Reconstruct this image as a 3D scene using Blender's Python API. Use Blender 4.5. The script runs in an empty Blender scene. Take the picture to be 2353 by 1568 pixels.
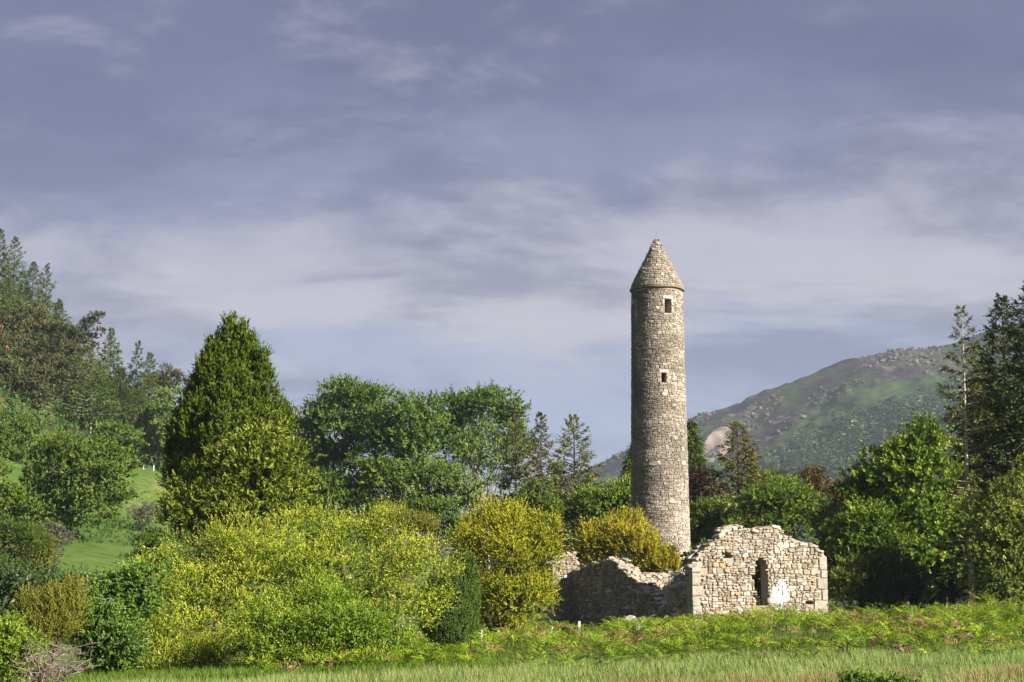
import bpy, math
import numpy as np
from mathutils import Vector, Matrix

# ------------------------------------------------------------------ camera, sky, sun, exposure
sc = bpy.context.scene
COL = sc.collection
R = math.radians
CAM_Z, PITCH, FPX = 1.7, R(9.2), 3860.0        # FPX: focal length in units of a 2353-wide picture
cam_d = bpy.data.cameras.new('camera'); cam = bpy.data.objects.new('camera', cam_d); COL.objects.link(cam)
cam_d.sensor_width = 36.0; cam_d.lens = 36.0 * FPX / 2353.0
cam_d.clip_start = 0.1; cam_d.clip_end = 20000
cam.location = (0, 0, CAM_Z); cam.rotation_euler = (R(90) + PITCH, 0, 0)
sc.camera = cam

EXPOSURE = 1.65
SUN_AZ, SUN_EL = R(56), R(27)                    # azimuth from the viewer's back towards the right
sund = Vector((math.sin(SUN_AZ) * math.cos(SUN_EL), -math.cos(SUN_AZ) * math.cos(SUN_EL), math.sin(SUN_EL)))

def build_world():
    w = bpy.data.worlds.new('World'); sc.world = w; w.use_nodes = True
    nt = w.node_tree; nt.nodes.clear(); N = nt.nodes.new; L = nt.links.new
    out = N('ShaderNodeOutputWorld'); bg = N('ShaderNodeBackground'); bg.inputs['Strength'].default_value = 0.1
    L(bg.outputs[0], out.inputs[0])
    sky = N('ShaderNodeTexSky'); sky.sky_type = 'NISHITA'; sky.sun_disc = False
    sky.sun_elevation = SUN_EL; sky.sun_rotation = math.atan2(sund.x, sund.y)
    tc = N('ShaderNodeTexCoord'); sep = N('ShaderNodeSeparateXYZ'); L(tc.outputs['Generated'], sep.inputs[0])
    def math_(op, a, b=None, clamp=False):
        m = N('ShaderNodeMath'); m.operation = op; m.use_clamp = clamp
        for i, v in enumerate((a, b)):
            if v is None: continue
            if isinstance(v, (int, float)): m.inputs[i].default_value = v
            else: L(v, m.inputs[i])
        return m.outputs[0]
    zz = math_('MAXIMUM', sep.outputs[2], 0.0)
    den = math_('ADD', zz, 0.26)
    cx = math_('DIVIDE', sep.outputs[0], den); cy = math_('DIVIDE', sep.outputs[1], den)
    comb = N('ShaderNodeCombineXYZ'); L(cx, comb.inputs[0]); L(cy, comb.inputs[1])
    def noise(scale, detail, rough, off, dist=0.0, sx=1.0, sy=1.0):
        mp = N('ShaderNodeMapping'); L(comb.outputs[0], mp.inputs[0])
        mp.inputs['Location'].default_value = (off, off * 1.7, off * .3); mp.inputs['Scale'].default_value = (sx, sy, 1)
        n = N('ShaderNodeTexNoise'); L(mp.outputs[0], n.inputs[0])
        n.inputs['Scale'].default_value = scale; n.inputs['Detail'].default_value = detail
        n.inputs['Roughness'].default_value = rough; n.inputs['Distortion'].default_value = dist
        return n.outputs[0]
    def rng(v, a, b, c=0.0, d=1.0):
        m = N('ShaderNodeMapRange'); m.interpolation_type = 'SMOOTHSTEP'; L(v, m.inputs[0])
        m.inputs[1].default_value = a; m.inputs[2].default_value = b; m.inputs[3].default_value = c; m.inputs[4].default_value = d
        return m.outputs[0]
    def mix(f, a, b):
        m = N('ShaderNodeMix'); m.data_type = 'RGBA'
        if isinstance(f, float): m.inputs[0].default_value = f
        else: L(f, m.inputs[0])
        for k, v in ((6, a), (7, b)):
            if isinstance(v, tuple): m.inputs[k].default_value = v
            else: L(v, m.inputs[k])
        return m.outputs[2]
    def C(r, g, b):                                  # srgb 0-255 seen in the sky -> radiance at strength 0.1
        f = lambda c: ((c / 255 + .055) / 1.055) ** 2.4 if c > 10 else c / 255 / 12.92
        k = 10 / 2 ** EXPOSURE * 0.90; return (f(r) * k, f(g) * k, f(b) * k, 1)
    big = noise(0.9, 2, .5, 3.1, 0)
    warp = math_('MULTIPLY', math_('SUBTRACT', big, 0.5), 0.11)
    fine = noise(4.2, 9, .62, 7.7, .2, 1.0, 1.4)
    warp2 = math_('MULTIPLY', math_('SUBTRACT', fine, 0.5), 0.13)
    e = math_('ADD', math_('ADD', zz, warp), warp2)
    ramp = N('ShaderNodeValToRGB'); L(math_('MULTIPLY', e, 2.0), ramp.inputs[0])
    cr = ramp.color_ramp; cr.interpolation = 'EASE'
    stops = [(0.0, C(172, 182, 208)), (.20, C(157, 167, 199)), (.30, C(165, 170, 199)), (.375, C(197, 191, 202)),
             (.43, C(187, 183, 199)), (.52, C(136, 136, 170)), (.64, C(110, 110, 147)), (.80, C(115, 115, 151)), (1.0, C(122, 122, 156))]
    cr.elements[0].position, cr.elements[0].color = stops[0]; cr.elements[1].position, cr.elements[1].color = stops[-1]
    for p, c in stops[1:-1]:
        el = cr.elements.new(p); el.color = c
    dark = rng(noise(2.3, 9, .62, 11.3, .3, 1, 1.5), .42, .62)
    lite = rng(noise(3.1, 9, .64, 25.4, .35, 1, 1.35), .50, .72)
    c1 = mix(math_('MULTIPLY', dark, .55), ramp.outputs[0], C(94, 94, 131))
    c2 = mix(math_('MULTIPLY', lite, .55), c1, C(196, 191, 208))
    final = mix(0.95, sky.outputs[0], c2)
    L(final, bg.inputs['Color'])
build_world()

sl = bpy.data.lights.new('sun', 'SUN'); sl.energy = 5.0; sl.angle = R(0.5); sl.color = (1.0, .90, .74)
so = bpy.data.objects.new('sun', sl); COL.objects.link(so); so.rotation_euler = sund.to_track_quat('Z', 'Y').to_euler()
so.location = (60, -40, 60)
vs = sc.view_settings; vs.view_transform = 'Standard'; vs.look = 'None'; vs.exposure = EXPOSURE; vs.gamma = 1.0; vs.use_curve_mapping = False
sc.render.engine = 'CYCLES'
cy = sc.cycles
cy.max_bounces = 4; cy.diffuse_bounces = 2; cy.glossy_bounces = 2; cy.transmission_bounces = 3; cy.volume_bounces = 0
cy.transparent_max_bounces = 4; cy.use_denoising = True; cy.sample_clamp_indirect = 4.0
try: cy.denoiser = 'OPENIMAGEDENOISE'
except Exception: pass
cy.caustics_reflective = False; cy.caustics_refractive = False

# ------------------------------------------------------------------ helpers
def at(px, py, Y):
    """world point that is seen at (px,py) of the 2353x1568 picture, at depth Y"""
    dx = (px - 1176.5) / FPX; dy = (784 - py) / FPX
    d = np.array([dx, math.cos(PITCH) - dy * math.sin(PITCH), math.sin(PITCH) + dy * math.cos(PITCH)])
    return np.array([0, 0, CAM_Z]) + d * (Y / d[1])
def ray(px, py):
    dx = (px - 1176.5) / FPX; dy = (784 - py) / FPX
    return np.array([dx, math.cos(PITCH) - dy * math.sin(PITCH), math.sin(PITCH) + dy * math.cos(PITCH)])
def mpp(Y): return Y / FPX                            # metres for one picture unit at depth Y

def vnoise(x, y, seed=0):
    x = np.asarray(x, float); y = np.asarray(y, float)
    xi = np.floor(x).astype(np.int64); yi = np.floor(y).astype(np.int64); xf = x - xi; yf = y - yi
    def h(a, b):
        n = (a * 374761393 + b * 668265263 + seed * 974634777) & 0xffffffff
        n = ((n ^ (n >> 13)) * 1274126177) & 0xffffffff
        return ((n ^ (n >> 16)) & 0xffff) / 65535.0
    u = xf * xf * (3 - 2 * xf); v = yf * yf * (3 - 2 * yf)
    return (h(xi, yi) * (1 - u) + h(xi + 1, yi) * u) * (1 - v) + (h(xi, yi + 1) * (1 - u) + h(xi + 1, yi + 1) * u) * v
def fbm(x, y, seed=0, o=5, g=.5):
    s = 0; a = 1; t = 0; f = 1
    for k in range(o):
        s = s + a * vnoise(np.asarray(x) * f + k * 17.3, np.asarray(y) * f - k * 9.1, seed + k); t += a; a *= g; f *= 2.03
    return s / t

def ground(x, y):
    x = np.asarray(x, float); y = np.asarray(y, float)
    z = np.interp(y, [-60, 20, 41, 65, 80, 92, 100, 137, 200, 400, 1000, 7000], [-.4, -.4, -.32, -.2, .15, .5, .65, 1.3, 2, 3, 5, 5])
    z = z + .035 * np.clip(x, -30, 45) * np.interp(y, [0, 120, 220], [1, 1, 0])
    s = -.55 * x + .11 * np.clip(y, 0, 400)
    z = z + np.interp(s, [20, 36.3, 55.6, 68.8, 75.9, 89.7, 105.6, 200, 300, 700], [0, 4, 12.4, 25, 31, 46, 64, 150, 190, 230]) * np.interp(y, [70, 120], [0, 1])
    z = z + (fbm(x / 9, y / 9, 5, 3) - .5) * .25
    return z

def unit(v): return v / np.maximum(np.linalg.norm(v, axis=-1, keepdims=True), 1e-9)

def make_mesh(name, V, quads=None, tris=None, mat=None, parent=None, tint=None, smooth=False, loc=None, extra=None, leafy=False):
    """tint: float for each face (quads first)"""
    V = np.asarray(V, np.float32).reshape(-1, 3)
    me = bpy.data.meshes.new(name)
    q = np.zeros((0, 4), np.int32) if quads is None else np.asarray(quads, np.int32).reshape(-1, 4)
    t = np.zeros((0, 3), np.int32) if tris is None else np.asarray(tris, np.int32).reshape(-1, 3)
    me.vertices.add(len(V)); me.vertices.foreach_set('co', V.ravel())
    nl = q.size + t.size; nf = len(q) + len(t)
    me.loops.add(nl); me.loops.foreach_set('vertex_index', np.concatenate([q.ravel(), t.ravel()]).astype(np.int32))
    me.polygons.add(nf)
    st = np.concatenate([np.arange(len(q)) * 4, q.size + np.arange(len(t)) * 3]).astype(np.int32)
    me.polygons.foreach_set('loop_start', st)
    if not smooth and not leafy: me.polygons.foreach_set('use_smooth', np.zeros(nf, bool))
    if tint is not None:
        a = me.attributes.new('tint', 'FLOAT', 'FACE'); a.data.foreach_set('value', np.asarray(tint, np.float32))
    if extra:
        for k, v in extra.items():
            a = me.attributes.new(k, 'FLOAT', 'POINT'); a.data.foreach_set('value', np.asarray(v, np.float32))
    me.update(calc_edges=True)
    if mat: me.materials.append(mat)
    o = bpy.data.objects.new(name, me); COL.objects.link(o)
    if loc is not None: o.location = loc
    if parent is not None: o.parent = parent
    return o

def empty(name, loc, label=None, cat=None, group=None):
    o = bpy.data.objects.new(name, None); COL.objects.link(o); o.location = [float(c) for c in loc]; o.empty_display_size = .3
    tag(o, label, cat, group); return o
def tag(o, label=None, cat=None, group=None, kind=None):
    for k, v in (('label', label), ('category', cat), ('group', group), ('kind', kind)):
        if v: o[k] = v
    return o

# ------------------------------------------------------------------ materials
def new_mat(name):
    m = bpy.data.materials.new(name); m.use_nodes = True; m.node_tree.nodes.clear()
    nt = m.node_tree; return m, nt, nt.nodes.new, nt.links.new
def ramp_node(N, L, fac, stops, interp='LINEAR'):
    r = N('ShaderNodeValToRGB'); cr = r.color_ramp; cr.interpolation = interp
    c4 = lambda c: (c[0], c[1], c[2], 1)
    cr.elements[0].position = stops[0][0]; cr.elements[0].color = c4(stops[0][1])
    cr.elements[1].position = stops[-1][0]; cr.elements[1].color = c4(stops[-1][1])
    for p, c in stops[1:-1]: cr.elements.new(p).color = c4(c)
    if fac is not None: L(fac, r.inputs[0])
    return r.outputs[0]
def noise_node(N, L, scale, detail=4, rough=.55, vec=None, sxyz=None):
    n = N('ShaderNodeTexNoise'); n.inputs['Scale'].default_value = scale; n.inputs['Detail'].default_value = detail; n.inputs['Roughness'].default_value = rough
    if vec is not None:
        if sxyz:
            mp = N('ShaderNodeMapping'); L(vec, mp.inputs[0]); mp.inputs['Scale'].default_value = sxyz; vec = mp.outputs[0]
        L(vec, n.inputs['Vector'])
    return n.outputs[0]
def mixc(N, L, f, a, b, mode='MIX'):
    m = N('ShaderNodeMix'); m.data_type = 'RGBA'; m.blend_type = mode
    if isinstance(f, (int, float)): m.inputs[0].default_value = f
    else: L(f, m.inputs[0])
    for k, v in ((6, a), (7, b)):
        if isinstance(v, tuple): m.inputs[k].default_value = (v[0], v[1], v[2], 1)
        else: L(v, m.inputs[k])
    return m.outputs[2]
def maprange(N, L, v, a, b, c=0., d=1.):
    m = N('ShaderNodeMapRange'); m.interpolation_type = 'SMOOTHSTEP'; L(v, m.inputs[0])
    for i, x in enumerate((a, b, c, d)): m.inputs[i + 1].default_value = x
    return m.outputs[0]
def mathn(N, L, op, a, b):
    m = N('ShaderNodeMath'); m.operation = op
    for i, v in enumerate((a, b)):
        if isinstance(v, (int, float)): m.inputs[i].default_value = v
        else: L(v, m.inputs[i])
    return m.outputs[0]

def foliage(name, stops, trans=.3, rough=.55, spec=.25):
    m, nt, N, L = new_mat(name)
    at_ = N('ShaderNodeAttribute'); at_.attribute_name = 'tint'
    col = ramp_node(N, L, at_.outputs['Fac'], stops)
    b = N('ShaderNodeBsdfPrincipled'); L(col, b.inputs['Base Color']); b.inputs['Roughness'].default_value = rough
    b.inputs['Specular IOR Level'].default_value = spec * .5
    t = N('ShaderNodeBsdfTranslucent'); L(col, t.inputs[0])
    mx = N('ShaderNodeMixShader'); mx.inputs[0].default_value = trans * .65; L(b.outputs[0], mx.inputs[1]); L(t.outputs[0], mx.inputs[2])
    o = N('ShaderNodeOutputMaterial'); L(mx.outputs[0], o.inputs[0]); return m

def simple(name, c1, c2, scale=3, rough=.9, bump=.3, detail=5, sxyz=None):
    m, nt, N, L = new_mat(name)
    tc = N('ShaderNodeTexCoord')
    n = noise_node(N, L, scale, detail, .6, tc.outputs['Object'], sxyz)
    col = mixc(N, L, maprange(N, L, n, .3, .7), c1, c2)
    b = N('ShaderNodeBsdfPrincipled'); L(col, b.inputs['Base Color']); b.inputs['Roughness'].default_value = rough; b.inputs['Specular IOR Level'].default_value = .2
    if bump:
        bp = N('ShaderNodeBump'); bp.inputs['Strength'].default_value = bump; L(n, bp.inputs['Height']); L(bp.outputs[0], b.inputs['Normal'])
    o = N('ShaderNodeOutputMaterial'); L(b.outputs[0], o.inputs[0]); return m

def stone_mat(name, stops, lichen=(.62, .60, .55), lich=(.60, .72), nscale=2.2, stain=None, lime=None, moss=None):
    """weathered stone: colour of each block from its tint, grain, pale lichen spots, damp streaks"""
    m, nt, N, L = new_mat(name)
    a = N('ShaderNodeAttribute'); a.attribute_name = 'tint'
    g = N('ShaderNodeNewGeometry'); pos = g.outputs['Position']
    col = ramp_node(N, L, a.outputs['Fac'], stops)
    gr = noise_node(N, L, 9, 6, .65, pos)
    col = mixc(N, L, maprange(N, L, gr, .30, .72, .0, .65), col, (.09, .075, .062))
    big = noise_node(N, L, .28, 4, .6, pos, (1, 1, .6))
    if stain: col = mixc(N, L, maprange(N, L, big, .50, .66, 0, stain), col, (.085, .078, .075))
    ln = noise_node(N, L, nscale, 5, .6, pos)
    col = mixc(N, L, maprange(N, L, ln, lich[0], lich[1], 0, .85), col, lichen)
    if lime:
        (lx, ly, lz), rad = lime
        vd = N('ShaderNodeVectorMath'); vd.operation = 'DISTANCE'; L(pos, vd.inputs[0]); vd.inputs[1].default_value = (lx, ly, lz)
        d = mathn(N, L, 'ADD', vd.outputs['Value'], mathn(N, L, 'MULTIPLY', noise_node(N, L, 1.9, 4, .6, pos, (1, 1, .45)), 2.2 * rad))
        col = mixc(N, L, maprange(N, L, d, rad * 1.75, rad * 2.05, .9, 0), col, (.80, .79, .77))
    b = N('ShaderNodeBsdfPrincipled'); L(col, b.inputs['Base Color']); b.inputs['Roughness'].default_value = .9; b.inputs['Specular IOR Level'].default_value = .2
    bp = N('ShaderNodeBump'); bp.inputs['Strength'].default_value = .6; bp.inputs['Distance'].default_value = .05; L(gr, bp.inputs['Height']); L(bp.outputs[0], b.inputs['Normal'])
    o = N('ShaderNodeOutputMaterial'); L(b.outputs[0], o.inputs[0]); return m

BARK = simple('bark', (.05, .038, .028), (.11, .086, .065), 4, .95, .5, 5, (1, 1, .25))
BARK_PALE = simple('bark_pale', (.30, .26, .21), (.46, .42, .35), 4, .9, .4, 5, (1, 1, .4))
BARK_PINE = simple('bark_pine', (.22, .13, .085), (.36, .22, .15), 3, .95, .4, 5, (1, 1, .3))
BARK_GREY = simple('bark_grey', (.24, .21, .19), (.36, .33, .30), 4, .95, .4, 5, (1, 1, .3))
DEADWOOD = simple('deadwood', (.13, .10, .085), (.27, .225, .20), 6, .9, .3)

# ------------------------------------------------------------------ ground
def grid_mesh(name, xs, ys, zf, mat, extra_f=None):
    X, Y = np.meshgrid(xs, ys); Z = zf(X, Y)
    nx, ny = len(xs), len(ys)
    i = np.arange(nx - 1)[None] + np.arange(ny - 1)[:, None] * nx
    q = np.stack([i, i + 1, i + 1 + nx, i + nx], -1).reshape(-1, 4)
    V = np.stack([X, Y, Z], -1).reshape(-1, 3)
    return make_mesh(name, V, q, mat=mat, smooth=True, extra=extra_f(X, Y, Z) if extra_f else None)

def ground_mat():
    m, nt, N, L = new_mat('ground_grass')
    g = N('ShaderNodeNewGeometry'); pos = g.outputs['Position']
    n1 = noise_node(N, L, .09, 5, .6, pos, (1, 1, .2)); n2 = noise_node(N, L, 1.2, 4, .6, pos)
    col = ramp_node(N, L, n1, [(.3, (.045, .085, .016)), (.5, (.075, .115, .024)), (.68, (.13, .135, .035))])
    col = mixc(N, L, maprange(N, L, n2, .45, .75, 0, .6), col, (.035, .055, .012))
    f = N('ShaderNodeAttribute'); f.attribute_name = 'field'
    fn = noise_node(N, L, .055, 4, .55, pos, (1, .45, .3)); fn2 = noise_node(N, L, .6, 7, .72, pos)
    fc = ramp_node(N, L, fn, [(.36, (.042, .082, .015)), (.5, (.070, .115, .022)), (.62, (.115, .145, .040))])
    fc = mixc(N, L, maprange(N, L, fn2, .42, .62, 0, .75), fc, (.03, .06, .012))
    col = mixc(N, L, f.outputs['Fac'], col, fc)
    w = N('ShaderNodeAttribute'); w.attribute_name = 'wood'
    wc = ramp_node(N, L, noise_node(N, L, .25, 5, .65, pos), [(.35, (.035, .055, .016)), (.55, (.06, .07, .022)), (.68, (.13, .09, .045))])
    col = mixc(N, L, w.outputs['Fac'], col, wc)
    b = N('ShaderNodeBsdfPrincipled'); L(col, b.inputs['Base Color']); b.inputs['Roughness'].default_value = 1; b.inputs['Specular IOR Level'].default_value = .1
    bp = N('ShaderNodeBump'); bp.inputs['Strength'].default_value = .5; bp.inputs['Distance'].default_value = .1; L(n2, bp.inputs['Height']); L(bp.outputs[0], b.inputs['Normal'])
    o = N('ShaderNodeOutputMaterial'); L(b.outputs[0], o.inputs[0]); return m
def ground_zones(X, Y, Z):
    s = -.55 * X + .11 * np.clip(Y, 0, 400)
    n = (fbm(X / 25, Y / 25, 3, 3) - .5) * 14
    wood = np.clip((s + n - 69) / 4, 0, 1)
    field = np.clip((-X - 12) / 8, 0, 1) * np.clip((Y - 105) / 10, 0, 1)
    return {'field': (field * (1 - wood)).ravel(), 'wood': wood.ravel()}
gx = np.concatenate([np.linspace(-3000, -400, 14)[:-1], np.linspace(-400, -160, 40)[:-1], np.linspace(-160, 60, 150)[:-1], np.linspace(60, 300, 30)[:-1], np.linspace(300, 3000, 14)])
gy = np.concatenate([np.linspace(-500, 0, 10)[:-1], np.linspace(0, 140, 90)[:-1], np.linspace(140, 420, 100)[:-1], np.linspace(420, 3000, 30)])
gr_o = grid_mesh('ground', gx, gy, ground, ground_mat(), ground_zones); tag(gr_o, kind='structure')

# ------------------------------------------------------------------ mountain
RID_Y, FOOT_Y = 1800., 820.
ridge = [(250, 1408), (700, 1330), (1000, 1222), (1200, 1128), (1300, 1085), (1380, 1052), (1450, 1020), (1520, 985), (1580, 957), (1640, 938), (1700, 922), (1755, 896), (1800, 880), (1850, 862),
         (1900, 838), (1960, 817), (2010, 812), (2050, 796), (2110, 790), (2170, 787), (2230, 768), (2290, 752), (2353, 735), (2500, 705), (2800, 700), (3200, 720), (3800, 780), (4600, 900)]
RX = np.array([at(p, q, RID_Y)[0] for p, q in ridge]); RZ = np.array([at(p, q, RID_Y)[2] for p, q in ridge])
def mountain_z(X, Y):
    X = np.asarray(X, float); Y = np.asarray(Y, float)
    H = np.interp(X, RX, RZ)
    t = (Y - FOOT_Y) / (RID_Y - FOOT_Y)
    # ray-constant ridge: slide H so nearer slopes follow the ridge in perspective
    up = np.clip(t, 0, 1); prof = .30 * up + .70 * up ** 1.7
    down = np.clip(t - 1, 0, 1); prof = prof - down * .9
    z = H * prof
    crag = fbm(X / 90, Y / 90, 11, 6, .55) - .5
    z = z + crag * 46 * np.clip(up * 1.3, 0, 1) * np.clip(H / 120, 0, 1) * (1 - .75 * np.clip((t - .78) / .2, 0, 1))
    z = z + np.abs(fbm(X / 28, Y / 28, 23, 5, .6) - .5) * 26 * np.clip((t - .45) * 2, 0, 1) * np.clip(H / 120, 0, 1) * np.where(t > .9, .4, 1)
    return z - 4
def mount_px(X, Y, Z):                         # picture coordinates of a point on the slope (to find the zones of the hill)
    c, s = math.cos(PITCH), math.sin(PITCH)
    zc = Y * c + (Z - CAM_Z) * s; yc = -Y * s + (Z - CAM_Z) * c
    return 1176.5 + FPX * X / zc, 784 - FPX * yc / zc
def mount_zones(X, Y, Z):
    px, py = mount_px(X, Y, Z)
    n = (fbm(X / 120, Y / 120, 31, 4) - .5)
    rl = np.interp(px, [p for p, q in ridge], [q for p, q in ridge])
    dr = py - rl                                # how far below the ridge, in picture units
    fl = np.interp(px, [1300, 1580, 1640, 1700, 1800, 1900, 2000, 2100, 2200, 2400], [1400, 1130, 1095, 1065, 1015, 985, 950, 905, 870, 820]) + n * 40
    forest = np.clip((py - fl) / 8 + .5, 0, 1)
    heath = np.clip(1 - (dr - np.interp(px, [1380, 1600, 1750, 1900, 2050, 2350], [35, 90, 105, 70, 80, 100]) - n * 90) / 16, 0, 1) * (1 - forest)
    ex = (px - 1648) / 32; ey = (py - 1022) / 44
    lean = ex + ey * .55
    scree = np.clip(1.5 - np.sqrt(lean ** 2 + ey ** 2) * 1.3 + n * .8, 0, 1)
    return {'forest': forest.ravel(), 'heath': heath.ravel(), 'scree': (np.clip(scree * 3 - .6, 0, 1)).ravel()}
def mountain_mat():
    m, nt, N, L = new_mat('mountain_slope')
    g = N('ShaderNodeNewGeometry'); pos = g.outputs['Position']
    A = lambda k: [setattr(x := N('ShaderNodeAttribute'), 'attribute_name', k), x.outputs['Fac']][1]
    n1 = noise_node(N, L, .012, 6, .62, pos); n2 = noise_node(N, L, .06, 6, .65, pos); n3 = noise_node(N, L, .02, 5, .6, pos)
    grass = ramp_node(N, L, n1, [(.35, (.018, .036, .013)), (.5, (.028, .050, .015)), (.66, (.044, .058, .020))])  # slope colours kept extra dark: cloud shadow put into the grass and heath
    grass = mixc(N, L, maprange(N, L, n2, .5, .72, 0, .6), grass, (.028, .034, .022))
    heath = ramp_node(N, L, n2, [(.32, (.014, .010, .018)), (.5, (.022, .017, .024)), (.58, (.034, .028, .032)), (.63, (.075, .068, .072)), (.75, (.115, .105, .105))])
    heath = mixc(N, L, maprange(N, L, n3, .47, .60, 0, .75), heath, grass)
    hm = mathn(N, L, 'ADD', A('heath'), mathn(N, L, 'MULTIPLY', mathn(N, L, 'SUBTRACT', n3, .5), 1.4))
    col = mixc(N, L, maprange(N, L, hm, .3, .6), grass, heath)
    sm = mathn(N, L, 'ADD', A('scree'), mathn(N, L, 'MULTIPLY', mathn(N, L, 'SUBTRACT', n2, .5), .8))
    col = mixc(N, L, maprange(N, L, sm, .4, .6), col, (.21, .175, .15))
    fm = mathn(N, L, 'ADD', A('forest'), mathn(N, L, 'MULTIPLY', mathn(N, L, 'SUBTRACT', n2, .5), .6))
    col = mixc(N, L, maprange(N, L, fm, .35, .65), col, (.016, .026, .012))
    b = N('ShaderNodeBsdfPrincipled'); L(col, b.inputs['Base Color']); b.inputs['Roughness'].default_value = 1; b.inputs['Specular IOR Level'].default_value = .1
    bp = N('ShaderNodeBump'); bp.inputs['Strength'].default_value = .7; bp.inputs['Distance'].default_value = 3; L(n2, bp.inputs['Height']); L(bp.outputs[0], b.inputs['Normal'])
    o = N('ShaderNodeOutputMaterial'); L(b.outputs[0], o.inputs[0]); return m
mx_ = np.concatenate([np.linspace(-900, 30, 60)[:-1], np.linspace(30, 640, 200)[:-1], np.linspace(640, 1900, 90)])
my_ = np.concatenate([np.linspace(760, 1900, 190)[:-1], np.linspace(1950, 2500, 20)])
mount = grid_mesh('mountain', mx_, my_, mountain_z, mountain_mat(), mount_zones); tag(mount, kind='structure')

# ------------------------------------------------------------------ foliage machinery
def frames(A):
    ref = np.where(np.abs(A[:, 2:3]) < .9, np.array([[0, 0, 1.]]), np.array([[1., 0, 0]]))
    B = unit(np.cross(A, ref)); return B, np.cross(B, A)

class Leaves:
    def __init__(s): s.V = []; s.T = []
    def add(s, P, D, Nn, Ln, W, tint, fold=.12, wide=.45):
        S = unit(np.cross(D, Nn)); M = np.cross(S, D)
        Ln = np.asarray(Ln).reshape(-1, 1) * np.ones((len(P), 1)); W = np.asarray(W).reshape(-1, 1) * np.ones((len(P), 1))
        mid = P + D * Ln * wide
        a = mid + S * W * .5 + M * W * fold; b = mid - S * W * .5 + M * W * fold
        tip = P + D * Ln - M * Ln * .06
        s.V.append(np.stack([P, a, tip, b], 1).reshape(-1, 3)); s.T.append(np.clip(np.broadcast_to(tint, (len(P),)), 0, 1))
    def shoots(s, rng, P, A, ln, k, lL, lW, ang=.8, tint=.5, tip_tint=.2, flat=None, upbias=0., curve=None, t0=.08, jit=.25, taper=.5, lv=.25, nb=None, ls=None):
        """k leaflets along each axis A of length ln; flat = plane normals -> leaflets lie left and right (fronds, sprays)"""
        m = len(P); ln = np.broadcast_to(ln, (m,)); tint = np.broadcast_to(tint, (m,))
        B, Cc = (None, None)
        if flat is None: B, Cc = frames(A)
        t = np.tile(np.linspace(t0, 1, k), (m, 1)) + rng.uniform(-.5, .5, (m, k)) / k
        t = np.clip(t, 0, 1)
        pos = P[:, None] + A[:, None] * (t * ln[:, None])[..., None]
        ax = np.repeat(A[:, None], k, 1)
        if curve is not None:
            pos = pos + curve[:, None] * (t ** 2 * ln[:, None])[..., None]; ax = unit(ax + curve[:, None] * 2 * t[..., None])
        if flat is None:
            ph = rng.uniform(0, 6.28, (m, 1)) + np.arange(k)[None] * 2.4 + rng.normal(0, .4, (m, k))
            side = B[:, None] * np.cos(ph)[..., None] + Cc[:, None] * np.sin(ph)[..., None]
        else:
            sg = np.where(np.arange(k) % 2 == 0, 1., -1.)[None, :, None]
            side = unit(np.cross(ax, np.repeat(flat[:, None], k, 1))) * sg
        an = ang * (1 - .55 * t) + rng.normal(0, .15, (m, k))
        D = unit(ax * np.cos(an)[..., None] + side * np.sin(an)[..., None] + rng.normal(0, jit * .4, (m, k, 3)))
        if flat is None: Nn = np.cross(D, np.cross(ax, D)) + rng.normal(0, jit, (m, k, 3))
        else: Nn = np.repeat(flat[:, None], k, 1) + rng.normal(0, jit, (m, k, 3))
        if upbias: Nn = unit(Nn) + np.array([0, 0, upbias])
        if nb is not None:
            sgn = np.sign((Nn * nb[:, None]).sum(-1, keepdims=True)); Nn = unit(Nn) * np.where(sgn == 0, 1, sgn) + nb[:, None]
        sc_ = (1 - taper * t) * rng.uniform(1 - lv, 1 + lv, (m, k))
        if ls is not None: sc_ = sc_ * np.asarray(ls)[:, None]
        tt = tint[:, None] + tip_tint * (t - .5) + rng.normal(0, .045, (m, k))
        s.add(pos.reshape(-1, 3), D.reshape(-1, 3), unit(Nn).reshape(-1, 3), (lL * sc_).ravel(), (lW * sc_).ravel(), tt.ravel())
    def blades(s, P, D, S, Ln, W, tint):
        Ln = np.asarray(Ln).reshape(-1, 1); W = np.asarray(W).reshape(-1, 1); s.B = getattr(s, 'B', []); s.BT = getattr(s, 'BT', [])
        s.B.append(np.stack([P - S * W * .5, P + S * W * .5, P + D * Ln], 1).reshape(-1, 3)); s.BT.append(np.clip(tint, 0, 1))
    def build_blades(s, name, mat):
        V = np.concatenate(s.B); return make_mesh(name, V, None, np.arange(len(V)).reshape(-1, 3), mat=mat, tint=np.concatenate(s.BT), leafy=True)
    def count(s): return sum(len(v) for v in s.V) // 4
    def build(s, name, mat, parent=None, origin=(0, 0, 0)):
        V = np.concatenate(s.V) - np.asarray(origin); n = len(V) // 4
        o = make_mesh(name, V, np.arange(n * 4).reshape(-1, 4), mat=mat, parent=parent, tint=np.concatenate(s.T), leafy=True)
        return o

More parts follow.
